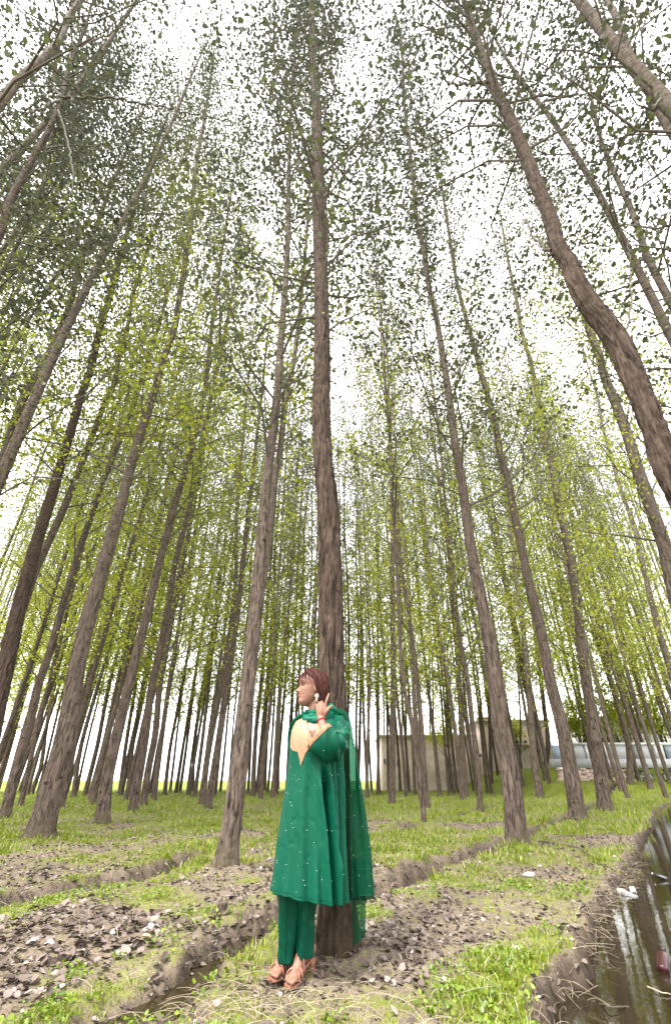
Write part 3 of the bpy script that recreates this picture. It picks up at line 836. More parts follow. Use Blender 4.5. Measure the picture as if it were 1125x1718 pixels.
def scatter(n, rmin, rmax, rng, a=47, power=1.0):
    th = np.radians(rng.uniform(-a, a, n))
    r = np.exp(rng.uniform(math.log(rmin), math.log(rmax), n)) if power == 0 else (rng.uniform(rmin ** power, rmax ** power, n)) ** (1 / power)
    return r * np.sin(th), r * np.cos(th)
def ok_spot(x, y, rt=0.16):
    m = np.ones(len(x), bool)
    for d in TREES:
        bx, by = d['base']
        m &= (x - bx) ** 2 + (y - by) ** 2 > rt * rt
    return m
def build_grass():
    rng = np.random.default_rng(3)
    V, F, n = [], [], 0
    # tufts: near ones with many bent blades
    for (cnt, r0, r1, nb, hlo, hhi, wd, pw, thr) in [
        (16000, 2.2, 8.5, 13, 0.020, 0.060, 0.0034, 1.0, 0.505),
        (11000, 7, 17, 9, 0.04, 0.11, 0.0085, 1.0, 0.48),
        (13000, 15, 60, 6, 0.06, 0.16, 0.022, 1.2, 0.45)]:
        x, y = scatter(cnt, r0, r1, rng, 46, pw)
        h, mud, edge = ground_parts(x, y)
        g = greenness(x, y, mud, edge)
        keep = (g + rng.normal(size=cnt) * 0.05 > thr) & (mud < 0.5) & ok_spot(x, y)
        x, y, h, g = x[keep], y[keep], h[keep], g[keep]
        m = len(x)
        lush = np.clip((g - thr) * 4 + 0.4, 0.4, 1.3)
        ang = rng.uniform(0, 6.28, (m, nb))
        rad = rng.uniform(0, 1, (m, nb)) ** 0.7 * (0.05 if r0 < 5 else 0.11 if r0 < 12 else 0.22)
        bx = x[:, None] + rad * np.cos(ang); by = y[:, None] + rad * np.sin(ang)
        bz = np.broadcast_to(h[:, None], bx.shape) - 0.01
        hh = rng.uniform(hlo, hhi, (m, nb)) * lush[:, None] * rng.uniform(.6, 1.3, (m, 1))
        lean = rng.uniform(0.15, 0.95, (m, nb)) * hh
        az = ang + rng.normal(size=ang.shape) * 0.6
        ww = wd * rng.uniform(0.6, 1.4, (m, nb))
        fa = rng.uniform(0, PI, (m, nb))
        bx, by, bz, hh, lean, az, ww, fa = [q.ravel() for q in (bx, by, bz, hh, lean, az, ww, fa)]
        k = len(bx)
        sx, sy = np.cos(fa) * ww, np.sin(fa) * ww
        lx, ly = np.cos(az) * lean, np.sin(az) * lean
        if r0 < 12:
            v = np.stack([
                np.stack([bx - sx, by - sy, bz], -1), np.stack([bx + sx, by + sy, bz], -1),
                np.stack([bx + lx * .35 - sx * .8, by + ly * .35 - sy * .8, bz + hh * .62], -1), np.stack([bx + lx * .35 + sx * .8, by + ly * .35 + sy * .8, bz + hh * .62], -1),
                np.stack([bx + lx, by + ly, bz + hh * .95], -1)], 1)
            i = (np.arange(k) * 5)[:, None]
            V.append(v.reshape(-1, 3)); F.append((np.array([[0, 1, 3, 2]]) + i + n)); F.append(np.array([[2, 3, 4]]) + i + n); n += k * 5
        else:
            v = np.stack([np.stack([bx - sx, by - sy, bz], -1), np.stack([bx + sx, by + sy, bz], -1), np.stack([bx + lx, by + ly, bz + hh], -1)], 1)
            i = (np.arange(k) * 3)[:, None]
            V.append(v.reshape(-1, 3)); F.append(np.array([[0, 1, 2]]) + i + n); n += k * 3
    q = [f for f in F if f.shape[1] == 4]; t = [f for f in F if f.shape[1] == 3]
    o = link('grass', np_mesh('grass', np.concatenate(V), [np.concatenate(q), np.concatenate(t)], False), M_GRASS)
    tag(o, 'bright green grass tufts growing over the plantation floor', None, None, 'stuff')
    # low broad-leaved herbs
    cnt = 10000
    x, y = scatter(cnt, 2.2, 13, rng, 46, 0.9)
    h, mud, edge = ground_parts(x, y); g = greenness(x, y, mud, edge)
    patch = fbm(x * 1.1 + 50, y * 1.1, 2, 77)
    keep = (g > 0.46) & (patch > 0.53) & (mud < 0.3) & ok_spot(x, y, .3) & (np.hypot(x + .36, y - 3.42) > .30)
    x, y, h = x[keep], y[keep], h[keep]
    nb = 8
    p = np.stack([np.repeat(x, nb), np.repeat(y, nb), np.repeat(h, nb)], -1)
    p += rng.normal(size=p.shape) * np.array([0.035, 0.035, 0.0]); p[:, 2] += rng.uniform(0.006, 0.045, len(p))
    v, f = leaf_mesh_arrays(p, rng.uniform(0.012, 0.030, len(p)), rng, -0.3, True, 0.3, 0.6)
    o = link('herbs', np_mesh('herbs', v, f, False), M_HERB)
    tag(o, 'low broad leaved herbs between the grass tufts', None, None, 'stuff')
def build_litter(ground):
    rng = np.random.default_rng(8)
    cnt = 52000
    x, y = scatter(cnt, 2.2, 16, rng, 46, 0.8)
    h, mud, edge = ground_parts(x, y); g = greenness(x, y, mud, edge)
    keep = (g < 0.50 + rng.normal(size=cnt) * 0.05) & ((mud < 0.8) | ((x < bank_x(y) - .3) & (h > -0.07))) & (rng.uniform(size=cnt) < np.interp(g, [0.25, 0.42, 0.52], [1, 0.75, 0.25]))
    x, y, h = x[keep], y[keep], h[keep]
    p = np.stack([x, y, h + rng.uniform(0.002, 0.022, len(x))], -1)
    v, f = leaf_mesh_arrays(p, rng.uniform(0.020, 0.058, len(p)), rng, 0.0, True, 0.35, 1.8)
    o = link('leaf_litter', np_mesh('leaf_litter', v, f, False), M_DEAD)
    tag(o, 'grey brown dead leaves covering the bare soil', None, None, 'stuff')
    # big single leaves near the camera, each its own piece of the ground
    ms = []
    for k in range(6):
        r2 = np.random.default_rng(100 + k)
        T_ = np.array([(0,0),(.16,.02),(.36,.18),(.42,.42),(.28,.70),(.10,.90),(0,1.05),(-.12,.88),(-.30,.66),(-.42,.40),(-.35,.16),(-.15,.02)])
        T_ = T_ + r2.normal(size=T_.shape) * 0.035
        mid = np.stack([np.zeros(5), np.linspace(0.05, 0.95, 5)], -1)
        n_ = len(T_)
        z = 0.30 * np.abs(T_[:, 0]) ** 1.2 * r2.uniform(0.4, 1.6) + r2.normal(size=n_) * 0.05
        vv = np.concatenate([np.c_[T_, z], [[0, 0.5, -0.02]]])
        k_ = np.arange(n_)
        top = np.stack([np.full(n_, n_), k_, (k_ + 1) % n_], -1)
        me = np_mesh('dead_leaf', vv, [top], False); me.materials.append(M_DEAD); ms.append(me)
    # the hollow left of the woman and some along the bank
    x1, y1 = rng.normal(-1.75, 0.8, 900), rng.normal(4.2, 0.75, 900)
    x2, y2 = scatter(500, 2.4, 5.5, rng, 40)
    x, y = np.r_[x1, x2], np.r_[y1, y2]
    h, mud, edge = ground_parts(x, y); g = greenness(x, y, mud, edge)
    keep = np.where((mud < 0.5) & (g < 0.49) & (y > 2.3) & (np.abs(x) < 0.85 * y) & ok_spot(x, y, .2))[0][:290]
    for i in keep:
        o = bpy.data.objects.new('dead_leaf', ms[int(rng.integers(6))])
        C.objects.link(o); o.parent = ground
        s = rng.uniform(0.045, 0.090)
        o.scale = (s, s, s)
        o.location = (x[i], y[i], h[i] + rng.uniform(0.012, 0.03))
        o.rotation_euler = (rng.normal() * 0.22, rng.normal() * 0.22, rng.uniform(0, 6.28))
    # dry straw, arching, round the woman's feet and here and there
    mb = MB()
    for k in range(1700):
        if k < 150:
            x, y = rng.normal(-0.45, 0.24), rng.normal(3.40, 0.20)
        elif k < 260:
            x, y = rng.normal(0.05, 0.25), rng.normal(3.05, 0.15)
        elif k < 520:
            y = rng.uniform(2.6, 9); x = float(bank_x(y)) + rng.normal(-0.06, 0.07)
        else:
            a = scatter(1, 2.4, 9, rng, 42, 1); x, y = float(a[0][0]), float(a[1][0])
        h, mud, _ = ground_parts(np.array([x]), np.array([y]))
        if mud[0] > 0.6 and k > 520: continue
        L = rng.uniform(0.06, 0.30); az = rng.uniform(0, 6.28); arch = rng.uniform(0.0, 0.05)
        t = np.linspace(0, 1, 6); bend = rng.normal() * 0.25
        pts = np.stack([x + np.cos(az + bend * t) * L * t, y + np.sin(az + bend * t) * L * t, max(h[0], -0.11) + 0.008 + arch * 4 * t * (1 - t) * rng.uniform(.5, 1) + rng.uniform(0, 0.03) * t], -1)
        mb.tube(pts, np.linspace(0.0014, 0.0008, 6), 3, False)
    o = link('dry_straw', mb.mesh('dry_straw'), M_STRAW)
    tag(o, 'pale dry grass stalks lying tangled near the feet', None, None, 'stuff')

build_traced()
N_FILL = build_fillers()
label_back()
def add_branch(key, pix, r0, dy=0.0):
    """a branch seen singly in the photo, its own part of the tree"""
    d = next(t for t in TREES if key in t['label'])
    Y = d['base'][1]
    q = np.array([np.array((P(a, b, Y + dy * k / (len(pix) - 1)) - d['loc'])[:]) for k, (a, b) in enumerate(pix)])
    q = spline(q, 8 * len(q)); q[1:-1] += R.normal(size=q[1:-1].shape) * r0 * .5
    mb = MB(); mb.tube(q, np.linspace(r0, r0 * .3, len(q)), 7)
    link('branch', mb.mesh('branch'), M_TWIG, d['root'])
UL = 'throwing long bare side branches'
add_branch(UL, [(104, 163), (150, 164), (200, 167), (270, 180), (340, 196), (395, 205)], .035, -.5)
add_branch(UL, [(100, 168), (60, 186), (30, 190), (-10, 192)], .032, -.6)
add_branch(UL, [(104, 165), (75, 130), (45, 90), (10, 55)], .03, .4)
add_branch(UL, [(98, 185), (112, 230), (122, 285), (121, 318), (110, 336)], .026, -.4)
add_branch(UL, [(98, 190), (135, 220), (180, 250), (215, 275)], .018, .3)
add_branch(UL, [(104, 163), (118, 90), (132, 40), (146, 0)], .030, .5)
add_branch(UL, [(130, 78), (175, 60), (235, 30), (262, 0)], .030, .5)
add_branch('forked top', [(149, 630), (175, 600), (210, 575), (245, 550)], .035, -.6)
add_branch('forked top', [(150, 628), (155, 600), (148, 575), (140, 562)], .02, .3)
add_branch('forked top', [(262, 242), (270, 225), (290, 205), (304, 188)], .05, .2)
add_branch('forked top', [(160, 622), (185, 622), (205, 645)], .02, .3)
add_branch('grey poplar just left', [(440, 1012), (462, 1000), (480, 982), (496, 960), (500, 948)], .014, -.3)
add_branch('grey poplar just left', [(467, 640), (480, 628), (505, 622), (532, 622)], .022, -.3)
add_branch('grey poplar just left', [(466, 636), (458, 620), (440, 610)], .018, .3)
add_branch('straight dark poplar', [(536, 335), (548, 315), (556, 300), (562, 285)], .022, -.2)
add_branch('straight dark poplar', [(532, 305), (515, 305), (500, 303)], .022, .2)
add_branch('straight dark poplar', [(534, 290), (522, 270), (510, 250), (505, 235)], .02, -.3)
add_branch('thick crooked', [(815, 138), (790, 142), (760, 140), (738, 130)], .03, -.3)
add_branch('thick crooked', [(927, 425), (900, 405), (880, 370), (862, 330)], .022, .4)
add_branch('thick crooked', [(792, 35), (775, 20), (760, 10), (745, 0)], .03, .2)
add_branch('thick crooked', [(1040, 560), (1052, 545), (1058, 500), (1055, 450), (1053, 400)], .016, .3)
add_branch('tall poplar between', [(838, 745), (870, 735)], .02, .2)

GROUND = build_ground()
build_water()
build_grass()
build_litter(GROUND)
print('fillers', N_FILL, 'traced', len(TREES))
# ------------------------------------------------------------------ the woman
def mat_silk(name, col, dark, sheer=0.0):
    b = NB(name)
    co = b.coord('Object', (1, 1, 0.06))
    n = b.noise(160, 3, co, 0.6)
    n2 = b.noise(7, 4, b.coord('Object', (1, 1, .5)))
    c = b.mix(b.ramp(n, [(0.3, 0.0), (0.7, 1.0)]), col, tuple(x * 1.22 for x in col))
    c = b.mix(b.ramp(n2, [(0.3, 0.25), (0.65, 0.0)]), c, dark)
    p = b.principled(c, 0.48, b.bump(n, 0.22, 0.004), 0.12)
    p.inputs['Sheen Weight'].default_value = 0.0
    p.inputs['Sheen Tint'].default_value = (0.3, 1.0, 0.75, 1)
    if sheer > 0:
        tr = b.n('ShaderNodeBsdfTransparent'); tr.inputs[0].default_value = (0.55, 0.95, 0.72, 1)
        tl = b.n('ShaderNodeBsdfTranslucent'); b.l(c, tl.inputs[0])
        m1 = b.n('ShaderNodeMixShader'); m1.inputs[0].default_value = 0.35
        b.l(p.outputs[0], m1.inputs[1]); b.l(tl.outputs[0], m1.inputs[2])
        m = b.n('ShaderNodeMixShader'); m.inputs[0].default_value = sheer
        b.l(m1.outputs[0], m.inputs[1]); b.l(tr.outputs[0], m.inputs[2]); b.l(m.outputs[0], b.out.inputs[0])
    return b.m
def mat_skin():
    b = NB('skin')
    n = b.noise(40, 3, b.coord())
    c = b.mix(n, (0.190, 0.090, 0.060), (0.235, 0.118, 0.081))
    p = b.principled(c, 0.48, None, 0.35)
    p.inputs['Subsurface Weight'].default_value = 0.08
    p.inputs['Subsurface Radius'].default_value = (0.012, 0.005, 0.003)
    return b.m
def mat_gold():
    b = NB('gold thread embroidery')
    co = b.coord()
    v = b.n('ShaderNodeTexVoronoi'); v.inputs['Scale'].default_value = 150; b.l(co, v.inputs['Vector'])
    n = b.noise(220, 3, co)
    c = b.mix(b.ramp(v.outputs['Distance'], [(0.2, 0.0), (0.6, 1.0)]), (0.29, 0.175, 0.094), (0.215, 0.120, 0.062))
    c = b.mix(b.ramp(n, [(0.45, 0.0), (0.65, 0.6)]), c, (0.36, 0.245, 0.145))
    h = b.math('ADD', v.outputs['Distance'], n)
    b.principled(c, 0.45, b.bump(h, 0.22, 0.003), 0.4)
    return b.m
def mat_hair():
    b = NB('auburn hair')
    r = b.island()
    n = b.noise(60, 3, b.coord('Object', (1, 1, 0.1)))
    c = b.ramp(b.math('ADD', b.math('MULTIPLY', r, 0.8), b.math('MULTIPLY', n, 0.3)), [(0.05, (0.008, 0.003, 0.003)), (0.45, (0.036, 0.010, 0.008)), (0.8, (0.070, 0.020, 0.014)), (1.0, (0.14, 0.050, 0.034))])
    b.principled(c, 0.48, None, 0.14)
    return b.m
M_SILK = mat_silk('emerald silk', (0.0010, 0.056, 0.031), (0.0005, 0.030, 0.017))
M_PANTS = mat_silk('emerald trousers', (0.0012, 0.044, 0.025), (0.0006, 0.028, 0.016))
M_SHEER = mat_silk('sheer green organza', (0.002, 0.070, 0.038), (0.001, 0.045, 0.026), 0.28)
M_SKIN, M_GOLD, M_HAIR = mat_skin(), mat_gold(), mat_hair()
M_SHOE = plain('nude leather', (0.25, 0.110, 0.070), 0.42, 0.4, 0.08)
M_EYE = plain('dark eye', (0.012, 0.008, 0.007), 0.2, 0.5, 0.1)
M_EYEW = plain('eye white', (0.20, 0.17, 0.155), 0.3, 0.3, 0.05)
M_LIP = plain('lips', (0.22, 0.060, 0.058), 0.35, 0.5, 0.1)
M_RED = plain('red thread', (0.42, 0.015, 0.02), 0.7, 0.2, 0.2)
M_PEARL = plain('earring stone', (0.40, 0.35, 0.27), 0.25, 0.6, 0.2, 300)
M_SEQ = plain('silver sequin', (0.55, 0.57, 0.54), 0.3, 0.6, 0.05)

YB = 3.60
PTS = lambda l: np.array([P(*p)[:] for p in l])
# tunic silhouette: row, left, right, half depth, forward shift
KROWS = np.array([
    (1196, 514, 553, 0.060, 0.02), (1203, 499, 572, 0.085, 0.01), (1211, 491, 580, 0.105, 0.0), (1222, 488, 579, 0.125, -0.01), (1240, 486, 577, 0.145, -0.015),
    (1260, 485, 577, 0.150, -0.01), (1290, 482, 577, 0.150, 0.0), (1320, 478, 578, 0.155, 0), (1350, 473, 579, 0.160, 0), (1400, 465, 580, 0.170, 0), (1450, 459, 582, 0.180, 0),
    (1490, 453, 584, 0.188, 0), (1530, 448, 586, 0.192, 0)], float)
_kr = np.arange(1190, 1541, 1.0)
_kw = np.exp(-(np.arange(-24, 25) / 9.0) ** 2); _kw /= _kw.sum()
_kt = [np.convolve(np.pad(np.interp(_kr, KROWS[:, 0], KROWS[:, k]), 24, mode='edge'), _kw, 'valid') for k in range(1, 5)]
def krow(row):
    k = np.clip((np.asarray(row, float) - 1205) / 20, 0, 1)             # keep the neckline crisp
    return [np.interp(row, KROWS[:, 0], KROWS[:, i + 1]) * (1 - k) + np.interp(row, _kr, _kt[i]) * k for i in range(4)]
VALLEYS = [([(1285, 545), (1340, 549), (1400, 555), (1470, 560), (1530, 563)], 0.105, 4.6), ([(1270, 566), (1330, 569), (1400, 572), (1530, 575)], 0.055, 3.4),
           ([(1300, 520), (1400, 519), (1530, 519)], 0.012, 6.0), ([(1340, 500), (1430, 494), (1530, 487)], 0.008, 6.0), ([(1260, 556), (1330, 560), (1420, 566)], 0.03, 3.0),
           ([(1420, 538), (1480, 541), (1530, 543)], 0.014, 5.0)]
def kpoint(th, row, out=0.0, folds=True):
    """points on the tunic: th 0 = left silhouette, pi/2 = towards the camera, pi = right silhouette"""
    th, row = np.broadcast_arrays(np.asarray(th, float), np.asarray(row, float))
    Lp, Rp, b, fs = krow(row)
    v = (CY - row) / FPX
    ry, rz = cp - v * sp, sp + v * cp
    t = YB / ry
    z = CAMZ + rz * t
    xl, xr = (Lp - CX) / FPX * t, (Rp - CX) / FPX * t
    cx, a = (xl + xr) / 2, (xr - xl) / 2
    px = (Lp + Rp) / 2 - (Rp - Lp) / 2 * np.cos(th)
    d = np.full(th.shape, out)
    if folds:
        front = np.clip(np.sin(th) * 2.0, 0, 1)
        amp = np.interp(row, [1200, 1250, 1300, 1530], [0.003, 0.005, 0.008, 0.016])
        ph = 0.9 * vnoise(row * 0.012, th * 2.0, None, 8)
        rid = lambda q: 1 - 2 * np.abs(np.sin(q)) ** 0.8
        d = d + amp * (0.55 * rid(th * 4.3 + ph + .35) + 0.35 * np.sin(th * 15 + 2 * ph + row * .003) * np.clip((row - 1290) / 120, 0, 1))
        # drag creases from the bust and elbow, running down and across
        cr = np.abs(vnoise(th * 3.2 + row * 0.020, row * 0.055 - th * 6.0, None, 14) - 0.5)
        d = d - 0.0045 * np.clip(0.12 - cr, 0, 1) / 0.12 * np.interp(row, [1260, 1300, 1400, 1470], [.3, 1, .8, .25])
        d = d + 0.003 * (vnoise(th * 34, row * 0.012, None, 6) - 0.5)
        for line, dep, wd in VALLEYS:
            ln = np.array(line, float)
            c = np.interp(row, ln[:, 0], ln[:, 1])
            k = np.exp(-((px - c) / wd) ** 2) - 0.35 * np.exp(-((px - c - wd * 1.9) / wd) ** 2) - 0.35 * np.exp(-((px - c + wd * 1.9) / wd) ** 2)
            k = k * np.clip((row - ln[0, 0]) / 40 + 0.1, 0, 1) * np.clip((ln[-1, 0] + 30 - row) / 30, 0, 1)
            d = d - dep * k * front
    x = cx - (a + d) * np.cos(th)
    y = YB + fs - (b + d) * np.sin(th)
    return np.stack([x, y, z], -1)
def hem_row(th):
    # the hem drops towards the camera side at the right
    return np.interp(np.degrees(th) % 360, [0, 60, 110, 150, 180, 230, 300, 360], [1492, 1496, 1507, 1513, 1505, 1490, 1486, 1492])
def inpoly(px, py, poly):
    poly = np.array(poly, float); c = np.zeros(np.shape(px), bool)
    j = len(poly) - 1
    for i in range(len(poly)):
        (xi, yi), (xj, yj) = poly[i], poly[j]
        c ^= ((yi > py) != (yj > py)) & (px < (xj - xi) * (py - yi) / (yj - yi + 1e-12) + xi)
        j = i
    return c
def to_px(v):
    v = np.asarray(v); dep = v[..., 1] * cp + (v[..., 2] - CAMZ) * sp
    return CX + FPX * v[..., 0] / dep, CY - FPX * ((v[..., 2] - CAMZ) * cp - v[..., 1] * sp) / dep
def solidify(o, t, off=-1):
    m = o.modifiers.new('thickness', 'SOLIDIFY'); m.thickness = t; m.offset = off
    return o
NECK_V = [(514, 1203), (532, 1203), (534, 1214), (530, 1226), (524, 1240), (519, 1228), (515, 1216)]

def remeshed(parts, voxel, smooth_it, name, mat):
    me = parts.mesh(name)
    o = bpy.data.objects.new('tmp', me); C.objects.link(o)
    m = o.modifiers.new('r', 'REMESH'); m.mode = 'VOXEL'; m.voxel_size = voxel; m.use_smooth_shade = True
    s = o.modifiers.new('s', 'SMOOTH'); s.iterations = smooth_it; s.factor = 0.5
    dg = bpy.context.evaluated_depsgraph_get()
    me2 = bpy.data.meshes.new_from_object(o.evaluated_get(dg))
    me2.name = name
    bpy.data.objects.remove(o); bpy.data.meshes.remove(me)
    me2.materials.clear(); me2.materials.append(mat)
    me2.shade_smooth()
    return me2
def ball(mb, c, r, M=None, n=14):
    """ellipsoid, r = 3 radii, M = 3x3 columns"""
    th = np.linspace(0, 2 * PI, n, endpoint=False); ph = np.linspace(-PI / 2 + .12, PI / 2 - .12, n // 2 + 1)
    v = np.stack([np.cos(ph)[:, None] * np.cos(th), np.cos(ph)[:, None] * np.sin(th), np.broadcast_to(np.sin(ph)[:, None], (len(ph), n))], -1).reshape(-1, 3) * np.asarray(r)
    v = np.concatenate([v, [[0, 0, -r[2]], [0, 0, r[2]]]])
    if M is not None: v = v @ np.asarray(M).T
    k = np.arange(n); k2 = (k + 1) % n; b0 = len(ph) * n
    f = [grid_faces(len(ph), n, True), np.stack([np.full(n, b0), k2, k], -1), np.stack([np.full(n, b0 + 1), (len(ph) - 1) * n + k, (len(ph) - 1) * n + k2], -1)]
    mb.add(v + np.asarray(c), f)
def limb(mb, pts, rad, n=14):
    """tapered rounded limb"""
    pts = np.asarray(pts, float); rad = np.asarray(rad, float)
    q = spline(np.c_[pts, rad], max(10, 6 * len(pts)))
    mb.tube(q[:, :3], q[:, 3], n)
    for e in (0, -1): ball(mb, q[e, :3], (q[e, 3],) * 3)

# head frame
HS = 1.08
HO = np.array(P(521.0, 1185.5, 3.60)[:])
yaw = math.radians(17)
HF = np.array([-math.cos(yaw), -math.sin(yaw), 0.05]); HF /= np.linalg.norm(HF)
HL = np.cross([0, 0, 1.0], HF); HL /= np.linalg.norm(HL)        # her left = towards the camera
HU = np.cross(HF, HL)
def hp(u, w_, z): return HO + HS * (u * HF + w_ * HL + z * HU)
def head_mesh(mb):
    Z = np.array([0.000, .010, .026, .040, .052, .061, .067, .073, .082, .094, .112, .130, .148, .168, .188, .206, .219, .227])
    Fr = np.array([.066, .082, .090, .086, .087, .089, .086, .090, .089, .089, .088, .084, .091, .092, .085, .066, .040, .010])
    Bk = np.array([.020, .000, -.022, -.040, -.055, -.064, -.070, -.075, -.082, -.088, -.094, -.097, -.098, -.094, -.084, -.064, -.038, -.008])
    Wd = np.array([.018, .032, .043, .050, .055, .058, .060, .061, .063, .066, .070, .072, .074, .074, .069, .055, .036, .010])
    z = np.linspace(0, .227, 90)
    F_, B_, W_ = [np.interp(z, Z, q) for q in (Fr, Bk, Wd)]
    kw_ = np.exp(-(np.arange(-12, 13) / 5.0) ** 2); kw_ /= kw_.sum()
    sm = lambda q: np.convolve(np.pad(q, 12, mode='reflect', reflect_type='odd'), kw_, 'valid')
    B_, W_ = sm(B_), np.maximum(sm(W_), .004)
    n = 96
    th = np.linspace(0, 2 * PI, n, endpoint=False)
    c, s = np.cos(th), np.sin(th)
    cu = ((F_ + B_) / 2)[:, None]; au = ((F_ - B_) / 2)[:, None]
    # pear shaped section: cheeks fuller than an ellipse
    e = 0.88
    u = cu + au * np.sign(c) * np.abs(c) ** e
    w_ = W_[:, None] * np.sign(s) * np.abs(s) ** e
    zz = np.broadcast_to(z[:, None], u.shape)
    front = np.clip(c, 0, 1)
    def g(w0, z0, sw, sz): return np.exp(-((w_ - w0) / sw) ** 2 - ((zz - z0) / sz) ** 2) * (front > 0)
    nose = np.interp(z, [.078, .084, .091, .097, .118, .134], [0, .010, .0205, .020, .009, 0])[:, None] * np.exp(-(w_ / np.interp(z, [.08, .09, .13], [.016, .013, .009])[:, None]) ** 2) * (front > 0)
    u = u + nose
    u = u + .004 * g(0, .073, .020, .005) + .0045 * g(0, .059, .018, .006) - .003 * g(0, .066, .022, .0025)
    for sgn in (1, -1):
        u = u - .010 * g(sgn * .034, .129, .017, .012) + .004 * g(sgn * .034, .147, .020, .007) + .004 * g(sgn * .040, .100, .018, .018)
        u = u + .005 * g(sgn * .013, .087, .007, .006)
    v = HO + HS * (u[..., None] * HF + w_[..., None] * HL + zz[..., None] * HU)
    v = v.reshape(-1, 3)
    bot, top = hp(.040, 0, -.002), hp(0, 0, .229)
    k = np.arange(n); k2 = (k + 1) % n; m = len(z); b0 = m * n
    mb.add(np.concatenate([v, [bot, top]]), [grid_faces(m, n, True), np.stack([np.full(n, b0), k2, k], -1), np.stack([np.full(n, b0 + 1), (m - 1) * n + k, (m - 1) * n + k2], -1)])
    # ear
    ball(mb, hp(-.012, .071, .112), (.017, .008, .030), np.stack([HF, HL, HU], 1))
def foot(mb, toe, heel, gz):
    """toe and heel: ground points; returns a frame along the foot"""
    toe, heel = np.array(toe), np.array(heel)
    d = toe - heel; L = np.linalg.norm(d); d /= L
    s = np.array([-d[1], d[0]])                                     # left of the foot
    def q(a, b_, z): return np.array([*(heel + d * a * L + s * b_), gz + z])
    limb(mb, [q(.05, 0, .115), q(.30, 0, .112), q(.52, 0, .083), q(.70, 0, .046), q(.80, 0, .034)], [.031, .031, .030, .026, .020])
    limb(mb, [q(.10, -.006, .10), q(.40, -.012, .080), q(.70, -.018, .040)], [.026, .026, .022])
    limb(mb, [q(.62, .022, .046), q(.78, .020, .032)], [.020, .017])
    limb(mb, [q(.60, -.024, .042), q(.76, -.024, .030)], [.019, .015])
    for k, (o, ln, r) in enumerate([(.028, .97, .0125), (.010, .96, .0095), (-.006, .93, .009), (-.021, .89, .0085), (-.035, .84, .008)]):
        limb(mb, [q(.76, o, .030), q((.76 + ln) / 2, o * 1.03, .032), q(ln, o * 1.02, .025)], [r, r * 1.05, r * .9], 8)
    return q

